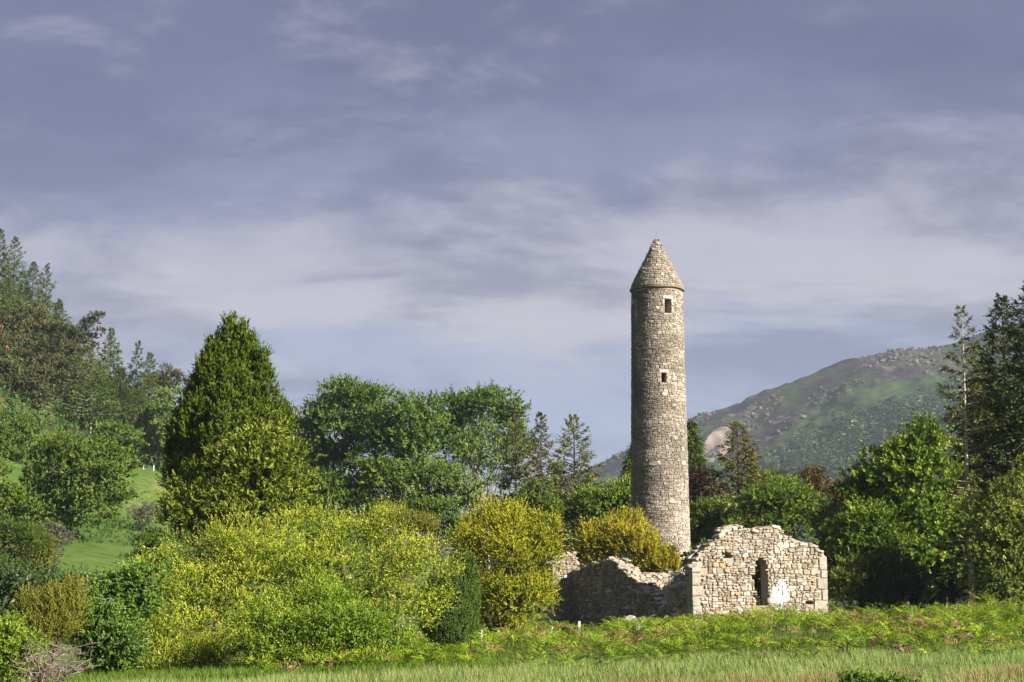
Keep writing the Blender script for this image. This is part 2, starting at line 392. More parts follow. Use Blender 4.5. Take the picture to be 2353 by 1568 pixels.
class Tubes:
    def __init__(s, sides=5): s.V = []; s.Q = []; s.n = 0; s.k = sides
    def add(s, pts, rad):
        pts = np.asarray(pts, float); rad = np.broadcast_to(rad, (len(pts),)); k = s.k
        T = unit(np.gradient(pts, axis=0)); B, C = frames(T)
        a = np.arange(k) * 2 * math.pi / k
        ring = pts[:, None] + rad[:, None, None] * (B[:, None] * np.cos(a)[None, :, None] + C[:, None] * np.sin(a)[None, :, None])
        s.V.append(ring.reshape(-1, 3)); n = len(pts)
        i = np.arange(n - 1)[:, None] * k + np.arange(k)[None]; j = np.arange(n - 1)[:, None] * k + (np.arange(k)[None] + 1) % k
        s.Q.append((np.stack([i, j, j + k, i + k], -1) + s.n).reshape(-1, 4)); s.n += n * k
    def build(s, name, mat, parent=None, origin=(0, 0, 0)):
        return make_mesh(name, np.concatenate(s.V) - np.asarray(origin), np.concatenate(s.Q), mat=mat, parent=parent, smooth=True)

def bez(a, b, rng, n=6, sag=0., wob=.06):
    a = np.asarray(a, float); b = np.asarray(b, float); t = np.linspace(0, 1, n)[:, None]
    L = np.linalg.norm(b - a); mid = (a + b) / 2 + rng.normal(0, wob, 3) * L + np.array([0, 0, sag * L])
    return a * (1 - t) ** 2 + 2 * mid * t * (1 - t) + b * t ** 2

def lobe_points(rng, lobes, n, shell=.25, zmin=None, low=.35):
    """points near the outer surface of a union of ellipsoids; lobes: (centre, (rx,ry,rz))"""
    C = np.array([l[0] for l in lobes], float); Rr = np.array([l[1] for l in lobes], float)
    wts = (Rr[:, 0] * Rr[:, 2] + Rr[:, 0] * Rr[:, 1]); wts = wts / wts.sum()
    P = []; O = []
    got = 0; tries = 0
    while got < n:
        tries += 1
        if tries > 60: raise ValueError('lobes lie under the ground')
        k = rng.choice(len(C), n * 2, p=wts); d = unit(rng.normal(size=(n * 2, 3)))
        d[:, 2] = np.where((d[:, 2] < 0) & (rng.random(n * 2) > low), -d[:, 2], d[:, 2])
        r = 1 - shell * rng.random(n * 2) ** 1.3
        p = C[k] + d * Rr[k] * r[:, None]
        q = ((p[:, None] - C[None]) / Rr[None]); q = (q ** 2).sum(-1); q[np.arange(len(p)), k] = 9
        ok = q.min(1) > (1 - shell) ** 2 * .9 if len(C) > 1 else np.ones(len(p), bool)
        ok &= ~((d[:, 1] > .35) & (rng.random(len(p)) < .6))
        if zmin is not None: ok &= p[:, 2] > zmin
        P.append(p[ok]); O.append(unit(d / Rr[k] * Rr[k].mean(1, keepdims=True))[ok]); got += ok.sum()
    return np.concatenate(P)[:n], np.concatenate(O)[:n]

def sublobes(rng, lobes, per=10, size=(.26, .42), rad=.80, flat=.8, low=.35):
    """break every lobe of a crown into smaller boughs so that the crown has hollows and billows"""
    out = []
    for c, r in lobes:
        n = max(4, int(per * rng.uniform(.8, 1.2))); d = unit(rng.normal(size=(n, 3)))
        d[:, 2] = np.where((d[:, 2] < 0) & (rng.random(n) > low), -d[:, 2], d[:, 2]); d[:, 1] = np.where((d[:, 1] > 0) & (rng.random(n) < .45), -d[:, 1], d[:, 1])
        for k in range(n):
            s_ = rng.uniform(*size); out.append((np.asarray(c) + d[k] * np.asarray(r) * rad * rng.uniform(.85, 1.1), tuple(np.asarray(r) * s_ * np.array([1, 1, flat]))))
    return out
TREES = []; DENS = .72
def px_lobes(specs, Y, deep=.9):
    """specs: (px,py,rx,ry[,dY]) in picture units at depth Y"""
    out = []
    for sp in specs:
        yy = Y + (sp[4] if len(sp) > 4 else 0); c = at(sp[0], sp[1], yy); m = mpp(yy)
        out.append((c, (sp[2] * m, sp[2] * m * deep, sp[3] * m)))
    return out

def broadleaf(name, label, cat, specs, Y, mat, seed, clumps=120, clump_r=1.0, flatz=.55, shoots=12, k=8, lL=.35, lW=.17, bark=BARK, trunk_r=.3,
              shell=.35, low=.35, spread=.75, upb=.5, base_px=None, ang=.9, tip=.18, deep=.9, up=.35, limbs=9, inner=.5, group=None, sl=.55, tspread=.16, trunk=True, zcut=.05, sub=7, subsize=(.23, .38), nout=.4, subflat=.8, subrad=.84, body=0.):
    rng = np.random.default_rng(seed); near = Y < 80; clumps = int(clumps * (.70 if near else .56)); g_ = 1.05 if near else 1.16; clump_r *= 1.06; lL *= g_; lW *= g_
    lobes = px_lobes(specs, Y, deep)
    cx = np.mean([l[0] for l in lobes], axis=0)
    bx, by = (cx[0], cx[1]) if base_px is None else (at(base_px, 1300, Y)[0], Y)
    base = np.array([bx, by, float(ground(bx, by)) - .05])
    root = empty(name, base, label, cat, group)
    P, O = lobe_points(rng, (sublobes(rng, lobes, sub, subsize, subrad, subflat, low) + ([(l[0], tuple(body * x for x in l[1])) for l in lobes] if body else [])) if sub else lobes, clumps, shell, base[2] + zcut, low)
    P = P + O * rng.normal(0, .10 * clump_r, (clumps, 1))
    lf = Leaves()
    ct = .5 + rng.normal(0, tspread, clumps)
    cr = clump_r * rng.uniform(.65, 1.3, clumps)
    idx = np.repeat(np.arange(clumps), shoots)
    m = len(idx)
    d = unit(rng.normal(size=(m, 3))); d[:, 2] = np.where(rng.random(m) < .7, np.abs(d[:, 2]), d[:, 2])
    off = d * (rng.random((m, 1)) ** .4) * cr[idx][:, None]; off[:, 2] *= flatz
    p = P[idx] + off
    ax = unit(O[idx] * .7 + d * .6 + np.array([0, 0, up]) + rng.normal(0, spread * .5, (m, 3)))
    ok = p[:, 2] > base[2] + .1
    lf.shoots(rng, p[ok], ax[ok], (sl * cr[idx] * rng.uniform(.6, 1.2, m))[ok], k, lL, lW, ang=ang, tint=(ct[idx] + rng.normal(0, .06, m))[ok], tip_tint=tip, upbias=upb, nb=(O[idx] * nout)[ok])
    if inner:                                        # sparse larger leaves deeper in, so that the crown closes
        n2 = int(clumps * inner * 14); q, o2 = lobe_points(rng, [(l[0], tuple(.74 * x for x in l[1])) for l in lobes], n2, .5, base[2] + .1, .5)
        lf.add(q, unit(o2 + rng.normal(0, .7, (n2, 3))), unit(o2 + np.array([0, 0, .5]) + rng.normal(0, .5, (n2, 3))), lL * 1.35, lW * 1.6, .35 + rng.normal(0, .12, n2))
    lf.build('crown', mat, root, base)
    if trunk:
        tb = Tubes(6 if trunk_r > .2 else 5)
        top = np.array([cx[0], cx[1], cx[2]]); tp = bez(base + [0, 0, -.3], top, rng, 8, 0, .04)
        hh = np.linspace(1, .45, 8); tb.add(tp, trunk_r * hh)
        order = rng.permutation(clumps); heads = order[:limbs]; ends = []
        for h_ in heads:
            s0 = tp[rng.integers(3, 8)]; q = bez(s0, P[h_] - O[h_] * cr[h_] * .3, rng, 6, .06, .07); tb.add(q, np.linspace(trunk_r * .42, trunk_r * .1, 6)); ends.append(q)
        ends_p = np.concatenate([q[1:] for q in ends])
        for c in order[limbs:limbs + min(clumps, 70)]:
            j = np.argmin(((ends_p - P[c]) ** 2).sum(1) + (ends_p[:, 2] > P[c][2]) * 4); tb.add(bez(ends_p[j], P[c], rng, 4, .03, .08), np.linspace(trunk_r * .14, trunk_r * .04, 4))
        tb.build('trunk', bark, root, base)
    TREES.append((name, lf.count())); return root

def spruce(name, label, px, ptop, half, Y, mat, seed, branches=120, f0=.08, droop=.35, tipup=.18, up0=.12, tw=9, k=7, lL=.34, lW=.10, bark=BARK, cat='tree', power=.8, group=None,
           ragged=.25, hang=.5, base_z=None, flat_twigs=False, trunk_r=None, tintm=.5, lean=0., twl=.42, one_side=0.):
    rng = np.random.default_rng(seed)
    top = at(px, ptop, Y); x = top[0]; gz = float(ground(x, Y)) - .1 if base_z is None else base_z
    base = np.array([x, Y, gz]); H = top[2] - gz; Rm = half * mpp(Y)
    root = empty(name, base, label, cat, group)
    lf = Leaves(); tb = Tubes(5 if Y < 200 else 3)
    r0 = trunk_r or H * .012 + .06
    zs = np.linspace(0, 1, 10)
    lx = lambda f: lean * H * f ** 2
    tb.add(np.stack([lx(zs) + np.sin(zs * 5 + seed) * .01 * H * .3, 0 * zs, zs * H], 1) - [0, 0, .2], r0 * (1 - zs * .93))
    f = f0 + (1 - f0) * (np.arange(branches) + rng.random(branches)) / branches; f = np.clip(f, 0, .995)
    az = np.arange(branches) * 2.39996 + rng.normal(0, .3, branches)
    ln = (Rm * (1 - (f - f0) / (1 - f0)) ** power + .15) * rng.uniform(1 - ragged * 1.6, 1 + ragged * .5, branches)
    lowt = np.clip((f - f0) / .12, .35, 1); ln = ln * np.where(f < f0 + .12, .6 + .4 * lowt, 1)
    if one_side: ln = ln * (1 + one_side * np.cos(az))
    o = np.stack([np.cos(az), np.sin(az), 0 * az], 1)
    dr = droop * rng.uniform(.6, 1.3, branches) * (1.25 - f); u0 = up0 + .55 * f ** 3
    PT, AX, LN, TI, FL, LS = [], [], [], [], [], []
    for i in range(branches):
        st = np.linspace(0, 1, 6)
        cu = np.array([lx(f[i]), 0, f[i] * H]) + o[i] * (st * ln[i])[:, None] + np.array([0, 0, 1.]) * (ln[i] * (u0[i] * st - dr[i] * st ** 2 + tipup * st ** 3))[:, None]
        if ln[i] > .5: tb.add(cu, np.linspace(.018 * ln[i] + .012, .008, 6))
        n = max(5, int(tw * (.35 + .65 * ln[i] / Rm)))
        s = rng.uniform(.12, 1, n) ** .8
        p = np.stack([np.interp(s, st, cu[:, c]) for c in range(3)], 1)
        tang = unit(np.gradient(cu, axis=0)); tg = np.stack([np.interp(s, st, tang[:, c]) for c in range(3)], 1)
        sg = rng.choice([-1., 1.], n)[:, None]; sd = np.cross(tg, [0, 0, 1.]) * sg
        a = unit(sd * rng.uniform(.3, 1., (n, 1)) + tg * .75 + np.array([0, 0, -1.]) * (hang * rng.uniform(.2, 1.3, (n, 1))) + rng.normal(0, .12, (n, 3)))
        PT.append(p); AX.append(a); LN.append((twl * ln[i] * (1.15 - s * .7) + .30 * np.clip(ln[i] / (.45 * Rm), .3, 1)) * rng.uniform(.7, 1.2, n)); TI.append(np.full(n, tintm + rng.normal(0, .13)) + rng.normal(0, .06, n))
        FL.append(unit(np.tile([0, 0, 1.], (n, 1)) + rng.normal(0, .5, (n, 3))))
        PT.append(cu[3:5]); AX.append(tang[3:5]); LN.append(np.full(2, .4 * ln[i] + .15)); TI.append(np.full(2, tintm + .1)); FL.append(np.tile([0, 0, 1.], (2, 1))); LS.append(np.full(n + 2, np.clip(ln[i] / (.40 * Rm), .58, 1.1)))
    PT = np.concatenate(PT); AX = np.concatenate(AX)
    lf.shoots(rng, PT, AX, np.concatenate(LN), k, lL, lW, ang=.75, tint=np.concatenate(TI), tip_tint=.25, flat=np.concatenate(FL) if flat_twigs else None, jit=.45, ls=np.concatenate(LS))
    # leader
    lf.shoots(rng, np.array([[lx(1.), 0, H * .97]]), np.array([[0, 0, 1.]]), np.array([H * .03]), 10, lL * .5, lW * .5, tint=tintm)
    lf.build('crown', mat, root); tb.build('trunk', bark, root)
    TREES.append((name, lf.count())); return root

def plumes(name, label, cat, specs, Y, mat, seed, n=1600, ln=.9, k=22, lL=.16, lW=.05, up=.6, shell=.3, low=.4, deep=.9, spread=.35, lump=.12, tip=.3, ang=.7, inner=1.0, group=None, curve=.0, tspread=.12, bark=BARK, stems=7, stem_r=.12, upright=0., lump_s=1.2, tint=.5, sag=0., sub=0, subsize=(.24, .4), subflat=1.1, nout=.45, body=0.):
    """dense evergreen whose surface is made of feathery shoots (yew, cypress, juniper)"""
    rng = np.random.default_rng(seed); n = int(n * .8); lobes = px_lobes(specs, Y, deep); cx = np.mean([l[0] for l in lobes], axis=0)
    base = np.array([cx[0], cx[1], float(ground(cx[0], cx[1])) - .05]); root = empty(name, base, label, cat, group)
    P, O = lobe_points(rng, (sublobes(rng, lobes, sub, subsize, .82, subflat, low) + ([(l[0], tuple(body * x for x in l[1])) for l in lobes] if body else [])) if sub else lobes, n, shell, base[2] + .05, low)
    rr = np.linalg.norm(P - cx, axis=1, keepdims=True)
    nz = fbm(P[:, 0] / lump_s + P[:, 1] * .31, P[:, 2] / lump_s + P[:, 1] * .7, seed, 3) - .5
    P = P + O * (nz[:, None] * 2 * lump * np.mean([l[1][0] for l in lobes])) - O * ln * .5
    A = unit(O * (1 - upright) + np.array([0, 0, up]) + rng.normal(0, spread, (n, 3)))
    lf = Leaves(); tt = tint + nz * .35 + rng.normal(0, tspread, n)
    cv = unit(O + rng.normal(0, .4, O.shape)) * curve + np.array([0, 0, -sag])
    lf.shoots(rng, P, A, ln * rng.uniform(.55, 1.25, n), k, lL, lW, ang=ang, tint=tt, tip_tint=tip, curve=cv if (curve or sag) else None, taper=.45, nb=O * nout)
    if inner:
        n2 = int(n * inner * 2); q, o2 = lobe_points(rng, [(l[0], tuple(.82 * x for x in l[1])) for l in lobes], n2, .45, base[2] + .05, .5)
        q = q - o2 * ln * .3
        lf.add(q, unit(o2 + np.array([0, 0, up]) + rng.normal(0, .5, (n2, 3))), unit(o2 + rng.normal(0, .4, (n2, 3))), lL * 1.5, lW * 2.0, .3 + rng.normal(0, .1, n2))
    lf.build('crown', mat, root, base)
    tb = Tubes(5)
    for i in range(stems):
        j = rng.integers(0, n); tb.add(bez(base + np.append(rng.normal(0, .12, 2), -.2), P[j] - O[j] * ln * .6, rng, 6, .1, .06), np.linspace(stem_r, stem_r * .25, 6))
    tb.build('trunk', bark, root, base)
    TREES.append((name, lf.count())); return root

# ------------------------------------------------------------------ masonry
ST_Q = []
for _i in range(8):
    _j = (_i + 1) % 8
    ST_Q += [[_i, _j, 8 + _j, 8 + _i], [8 + _i, 8 + _j, 16 + _j, 16 + _i]]
ST_Q += [[16, 17, 18, 19], [16, 19, 20, 23], [20, 21, 22, 23]]
ST_Q = np.array(ST_Q)
def stones_from_quads(rng, Qd, mapf, depth=.28, proud=(.0, .05), gap=.012, cut=(.05, .26), rough=.014):
    """Qd (n,4,2): corners (u,z) anticlockwise -> (n,24,3) rounded, pillow-faced stones"""
    Qd = np.asarray(Qd, float); n = len(Qd); c = Qd.mean(1, keepdims=True)
    v = Qd - c; lenv = np.linalg.norm(v, axis=2, keepdims=True); Qs = c + v * np.maximum(.3, 1 - gap * 1.4 / np.maximum(lenv, .02))
    nxt = np.roll(Qs, -1, 1); cuts = rng.uniform(cut[0], cut[1], (n, 4, 2))
    a = Qs + (nxt - Qs) * cuts[..., :1]; b = nxt + (Qs - nxt) * cuts[..., 1:]
    O = np.stack([a, b], 2).reshape(n, 8, 2)
    O = O + rng.normal(0, rough, O.shape)
    cc = O.mean(1, keepdims=True); ins = rng.uniform(.72, .88, (n, 1, 1)); I = cc + (O - cc) * ins + rng.normal(0, rough * .5, O.shape)
    pr = rng.uniform(proud[0], proud[1], (n, 1))
    tilt = rng.normal(0, .05, (n, 1, 2)); dI = pr + ((I - cc) * tilt).sum(-1) + rng.normal(0, .006, (n, 8))
    dO = pr * .25 - .015 + rng.normal(0, .006, (n, 8)); dB = np.full((n, 8), -depth)
    uv = np.concatenate([O, O, I], 1); d = np.concatenate([dB, dO, dI], 1)
    return mapf(uv[..., 0], uv[..., 1], d)
def stones_to_objects(name, SV, tints, mat, parent, n_single, big_key, stuff_name, origin, lean=False):
    """the n_single largest stones become parts, the rest one joined part"""
    order = np.argsort(-big_key); SV = SV - np.asarray(origin)
    for i in order[:n_single]:
        c = SV[i].mean(0)
        make_mesh(name, SV[i] - c, ST_Q, mat=mat, parent=parent, tint=np.full(19, tints[i]), loc=c)
    rest = order[n_single:]
    if len(rest):
        T_ = np.array([f for f in ST_Q if f.min() >= 8]) if lean else ST_Q
        V = SV[rest].reshape(-1, 3); q = (T_[None] + (np.arange(len(rest)) * 24)[:, None, None]).reshape(-1, 4)
        o = make_mesh(stuff_name, V, q, mat=mat, parent=parent, tint=np.repeat(tints[rest], len(T_))); o['kind'] = 'stuff'
def rubble(rng, u0, u1, z0, z1, pair=(.28, .52), wide=(.16, .55), p_big=.16, big=(.3, .6), wob=.035, seed=0):
    """random rubble brought to courses: pairs of wavy rows, broken by taller stones"""
    out = []; z = z0; kk = 0
    zs = [z0]
    while zs[-1] < z1: zs.append(zs[-1] + rng.uniform(*pair))
    W = lambda u, k: zs[k] + (vnoise(u * 1.3, k * 7.7, seed) - .5) * 2 * wob + (vnoise(u * .35, k * 1.9, seed + 9) - .5) * wob * 2
    for k in range(len(zs) - 1):
        u = u0 - rng.uniform(0, .3)
        while u < u1:
            if rng.random() < p_big:
                w = rng.uniform(*big); s = rng.normal(0, .03, 2)
                out.append([(u + s[0], W(u, k)), (u + w + s[1], W(u + w, k)), (u + w - s[1], W(u + w, k + 1)), (u - s[0], W(u, k + 1))]); u += w
            else:
                w = rng.uniform(.5, 1.5); nr = rng.choice([1, 2, 3, 4], p=[.12, .44, .32, .12])
                fr = np.sort(np.concatenate([[0, 1], (np.arange(1, nr) / nr) + rng.uniform(-.13, .13, nr - 1) * (2 / nr)]))
                for r in range(nr):
                    a, b = fr[r], fr[r + 1]; uu = u
                    Z = lambda q, f: W(q, k) * (1 - f) + W(q, k + 1) * f + (vnoise(q * 2.1 + 50 * k, f * 9, seed + 3) - .5) * wob * (0 < f < 1)
                    while uu < u + w - .06:
                        ww = rng.uniform(*wide)
                        if u + w - (uu + ww) < wide[0] * .7: ww = u + w - uu
                        s = rng.normal(0, .018, 2)
                        out.append([(uu + s[0], Z(uu, a)), (uu + ww + s[1], Z(uu + ww, a)), (uu + ww - s[1], Z(uu + ww, b)), (uu - s[0], Z(uu, b))]); uu += ww
                u += w
    return np.array(out)
# chamfered block: 24 vertices, one per (corner, axis)
BK_S = np.array([[sx, sy, sz] for sx in (-1, 1) for sy in (-1, 1) for sz in (-1, 1)], float)
def _block_topology():
    idx = lambda c, a: c * 3 + a
    cid = {tuple(s.astype(int)): i for i, s in enumerate(BK_S)}
    quads, tris = [], []
    for a in range(3):
        b, c = (a + 1) % 3, (a + 2) % 3
        for s in (-1, 1):
            f = []
            for (p, q) in ((-1, -1), (1, -1), (1, 1), (-1, 1)):
                v = [0, 0, 0]; v[a] = s; v[b] = p; v[c] = q; f.append(idx(cid[tuple(v)], a))
            quads.append(f if s > 0 else f[::-1])
    for a in range(3):
        b, c = (a + 1) % 3, (a + 2) % 3
        for sb in (-1, 1):
            for s_c in (-1, 1):
                v0 = [0, 0, 0]; v0[b] = sb; v0[c] = s_c; v1 = list(v0); v0[a] = -1; v1[a] = 1
                i0, i1 = cid[tuple(v0)], cid[tuple(v1)]
                f = [idx(i0, b), idx(i1, b), idx(i1, c), idx(i0, c)]; quads.append(f if sb * s_c > 0 else f[::-1])
    for i, s in enumerate(BK_S):
        f = [idx(i, 0), idx(i, 1), idx(i, 2)]; tris.append(f if s.prod() > 0 else f[::-1])
    return np.array(quads), np.array(tris)
BK_Q, BK_T = _block_topology()
def block_verts(rng, center, axes, size, ch=.18, rough=.06):
    """size: half extents; axes: rows"""
    size = np.asarray(size, float); V = np.zeros((8, 3, 3)); m = size.min()
    S = BK_S * (1 + rng.normal(0, rough, (8, 3)))
    for a in range(3):
        v = S * size; k = m * ch * rng.uniform(.7, 1.4, (8, 3)); v = v - BK_S * k; v[:, a] = S[:, a] * size[a]; V[:, a] = v
    return V.reshape(24, 3) @ np.asarray(axes) + np.asarray(center)
def block_obj(name, rng, center, axes, size, mat, parent, tint, origin, ch=.18, rough=.06):
    v = block_verts(rng, center, axes, size, ch, rough) - np.asarray(origin); c = v.mean(0)
    return make_mesh(name, v - c, BK_Q, BK_T, mat=mat, parent=parent, tint=np.full(len(BK_Q) + len(BK_T), tint), loc=c)
def blocks_joined(name, Vs, tints, mat, parent, origin):
    n = len(Vs); V = np.concatenate(Vs) - np.asarray(origin); off = (np.arange(n) * 24)[:, None, None]
    q = (BK_Q[None] + off).reshape(-1, 4); t = (BK_T[None] + off).reshape(-1, 3)
    o = make_mesh(name, V, q, t, mat=mat, parent=parent, tint=np.concatenate([np.repeat(tints, len(BK_Q)), np.repeat(tints, len(BK_T))])); o['kind'] = 'stuff'; return o
def box_mesh_cells(cells, mapf):
    """cells: (u0,u1,z0,z1,d0,d1) boxes in wall space"""
    V, Q = [], []
    for i, (u0, u1, z0, z1, d0, d1) in enumerate(cells):
        V.append(mapf(np.array([u0, u1, u1, u0, u0, u1, u1, u0]), np.array([z0, z0, z1, z1, z0, z0, z1, z1]), np.array([d0] * 4 + [d1] * 4)))
        Q += [[8 * i + a for a in f] for f in ((3, 2, 1, 0), (4, 5, 6, 7), (0, 1, 5, 4), (1, 2, 6, 5), (2, 3, 7, 6), (3, 0, 4, 7))]
    return np.concatenate(V), np.array(Q)

SCHIST = [(0, (.14, .11, .088)), (.25, (.215, .176, .14)), (.45, (.295, .25, .20)), (.62, (.37, .322, .265)), (.80, (.445, .398, .338)), (.92, (.54, .50, .44)), (.95, (.42, .27, .15)), (.985, (.45, .29, .15)), (1, (.42, .17, .09))]
TOWER_ST = [(0, (0.145, 0.1253, 0.1067)), (0.25, (0.2088, 0.1821, 0.1531)), (0.5, (0.2691, 0.2355, 0.1972)), (0.7, (0.3306, 0.2935, 0.2471)), (0.85, (0.4002, 0.3619, 0.3132)), (0.96, (0.5452, 0.5104, 0.464)), (0.97, (0.3132, 0.1624, 0.1044)), (1, (0.3132, 0.1508, 0.0986))]
lime_c = at(1792, 1366, 97.4)
M_TOWER = stone_mat('tower_stone', TOWER_ST, lich=(.58, .72), nscale=1.5, stain=.65, lichen=(.43, .405, .36))
M_CHURCH = stone_mat('church_stone', SCHIST, lich=(.62, .74), nscale=2.3, stain=.3, lime=(tuple(lime_c), .75), lichen=(.60, .57, .53))
M_QUOIN = stone_mat('granite_quoin', [(0, (.24, .215, .185)), (1, (.37, .34, .30))], lich=(.5, .75), nscale=3, lichen=(.46, .44, .40), stain=.5)
M_MORTAR = simple('mortar', (.205, .175, .142), (.30, .26, .215), 5, 1, .4)
M_IRON = simple('iron', (.05, .05, .05), (.09, .085, .08), 5, .6, 0)

# ------------------------------------------------------------------ round tower
def build_tower():
    rng = np.random.default_rng(41); Y = 137.; m = mpp(Y)
    ax_ = at(1510, 690, Y); gx_, gy_ = ax_[0], Y
    zb = float(ground(gx_, gy_)) - .1
    z_e = at(1510, 671, Y)[2]; z_ap = at(1505, 552, Y)[2]
    r_top, r_base = 59.3 * m, 69.5 * m
    H = z_e - zb
    rad = lambda z: r_base + (r_top - r_base) * (z / H) ** .9 + .25 * np.clip(1 - z / 1.5, 0, 1) ** 2
    base = np.array([gx_, gy_, zb]); C2 = np.array([gx_, gy_])
    root = empty('round_tower', base, 'tall round stone tower with conical cap standing behind the ruined church', 'tower')
    RR = r_base                                                       # u = angle * RR, angle 0 faces the viewer, + to the right
    th0 = math.atan2(-gx_, -gy_)
    face = math.atan2(-gy_, -gx_)                                     # direction tower -> camera
    def mp(u, z, d):
        a = face + np.asarray(u) / RR; r = rad(np.clip(z, 0, H)) + d
        return np.stack([gx_ + r * np.cos(a), gy_ + r * np.sin(a), zb + np.asarray(z) + 0 * a], -1)
    def locate(px, py):                                               # picture -> (u,z) on the tower face
        z = at(px, py, Y - 2)[2] - zb; r = float(rad(z)); X = (px - 1176.5) / FPX
        # horizontal ray from the camera: find angle
        best = min(np.linspace(-1.5, 1.5, 1501), key=lambda t: abs((gx_ + r * math.cos(face + t)) / ((gy_ + r * math.sin(face + t)) * math.cos(PITCH) + (z + zb - CAM_Z) * math.sin(PITCH)) - X))
        return best * RR, z
    wins = []
    for (xa, ya, xb, yb) in ((1527, 687, 1542, 720), (1450.6, 691, 1459, 726), (1519.5, 857, 1531, 880)):
        ua, za = locate(xa, ya); ub, zc = locate(xb, yb); wins.append((ua, ub, zc, za))
    # wall: a hollow drum with real openings
    segs = 144; na = 2 * math.pi / segs
    us = (np.arange(segs + 1) * na - math.pi) * RR
    extra = sorted(set([w for win in wins for w in win[:2]])); us = np.sort(np.concatenate([us, extra])); us = us[np.concatenate([[True], np.diff(us) > .02])]
    zs = np.sort(np.concatenate([np.linspace(0, H, 25), [w for win in wins for w in win[2:]]]))
    nu, nz = len(us), len(zs)
    um = (us[:-1] + us[1:]) / 2; zm = (zs[:-1] + zs[1:]) / 2
    hole = np.zeros((nz - 1, nu - 1), bool)
    for (a, b, c, d) in wins: hole |= ((um > a) & (um < b))[None] & ((zm > c) & (zm < d))[:, None]
    UU, ZZ = np.meshgrid(us, zs); Vo = mp(UU, ZZ, -.035).reshape(-1, 3); Vi = mp(UU, ZZ, -.95).reshape(-1, 3); n0 = nu * nz
    Q = []
    for j in range(nz - 1):
        for i in range(nu - 1):
            a = j * nu + i; f = [a, a + 1, a + 1 + nu, a + nu]
            if not hole[j, i]: Q.append(f); Q.append([n0 + v for v in f[::-1]])
            else:
                for (di, dj, p, q) in ((-1, 0, 0, 3), (1, 0, 1, 2), (0, -1, 0, 1), (0, 1, 3, 2)):
                    if not hole[j + dj, i + di]: Q.append([f[p], f[q], n0 + f[q], n0 + f[p]])
    wall = make_mesh('wall', np.concatenate([Vo, Vi]) - base, Q, mat=M_MORTAR, parent=root)
    lim = 1.8 * RR
    Qd = rubble(rng, -lim, lim, 0, H - .05, pair=(.24, .33), wide=(.16, .5), p_big=.05, big=(.3, .55), wob=.035, seed=5)
    c = Qd.mean(1); keep = c[:, 1] < H - .12
    for (a, b, z1, z2) in wins:
        keep &= ~((Qd[:, :, 0].max(1) > a + .04) & (Qd[:, :, 0].min(1) < b - .04) & (Qd[:, :, 1].max(1) > z1 + .04) & (Qd[:, :, 1].min(1) < z2 + .22))
    Qd = Qd[keep]; c = c[keep]
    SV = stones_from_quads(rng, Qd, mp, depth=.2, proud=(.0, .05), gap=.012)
    t = np.clip(.46 + rng.normal(0, .18, len(c)) + (fbm(c[:, 0] / 2.2, c[:, 1] / 1.1, 4, 4) - .5) * .9 + .12 * np.clip(c[:, 0] / RR, -1, 1) + .20 * np.clip((13 - c[:, 1]) / 5, 0, 1) * (.4 + 1.2 * fbm(c[:, 0] / 3, c[:, 1] / 2, 66, 3)), 0, .92)  # paler to the right: lichen, and sunlight put into the tint; limewash lower down
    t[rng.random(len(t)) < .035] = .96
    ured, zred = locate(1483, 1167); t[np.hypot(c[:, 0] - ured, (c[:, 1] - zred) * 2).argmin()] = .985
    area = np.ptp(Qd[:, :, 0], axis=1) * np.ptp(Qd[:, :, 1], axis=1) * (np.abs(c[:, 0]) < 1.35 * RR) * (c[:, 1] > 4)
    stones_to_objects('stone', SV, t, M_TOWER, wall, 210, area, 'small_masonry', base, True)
    # pale stones the photograph shows large
    for (px, py, w, h, tt) in ((1503, 1066, 1.1, .36, .93), (1570, 1062, .6, .42, .9), (1543, 1152, .6, .45, .88), (1527, 906, .55, .42, .9), (1552, 1006, .55, .38, .9), (1568, 1031, .5, .42, .9)):
        u, z = locate(px, py); q = [[(u - w / 2, z - h / 2), (u + w / 2, z - h / 2), (u + w / 2, z + h / 2), (u - w / 2, z + h / 2)]]
        sv = stones_from_quads(rng, q, mp, depth=.2, proud=(.075, .085), gap=.01, cut=(.2, .35)) - base; cc = sv[0].mean(0)
        make_mesh('pale_stone', sv[0] - cc, ST_Q, mat=M_TOWER, parent=wall, tint=np.full(19, tt), loc=cc)
    # window surrounds
    for i, (a, b, z1, z2) in enumerate(wins):
        wroot = empty('window', (0, 0, 0)); wroot.parent = root
        for nm, q in (('lintel', [(a - .28, z2), (b + .30, z2), (b + .26, z2 + .30), (a - .25, z2 + .30)]), ('sill', [(a - .2, z1 - .16), (b + .2, z1 - .16), (b + .22, z1), (a - .22, z1)])):
            sv = stones_from_quads(rng, [q], mp, depth=.7, proud=(.05, .06), gap=.006, cut=(.04, .1)) - base; cc = sv[0].mean(0)
            make_mesh(nm, sv[0] - cc, ST_Q, mat=M_TOWER, parent=wroot, tint=np.full(19, .93 if nm == 'lintel' else .6), loc=cc)
        nj = max(2, int((z2 - z1) / .42)); zz = np.linspace(z1, z2, nj + 1)
        for k in range(nj):
            for s in (-1, 1):
                w = rng.uniform(.22, .5); e = a if s < 0 else b
                u0, u1 = (e - w, e) if s < 0 else (e, e + w)
                sv = stones_from_quads(rng, [[(u0, zz[k]), (u1, zz[k]), (u1, zz[k + 1]), (u0, zz[k + 1])]], mp, depth=.6, proud=(.05, .06), gap=.008, cut=(.05, .15)) - base; cc = sv[0].mean(0)
                make_mesh('jamb_stone', sv[0] - cc, ST_Q, mat=M_TOWER, parent=wroot, tint=np.full(19, rng.uniform(.45, .85)), loc=cc)
    # eave ring, cone
    hc = z_ap - z_e; re = r_top + .17
    tb = []; Vs, Qs = [], []
    nseg = 96
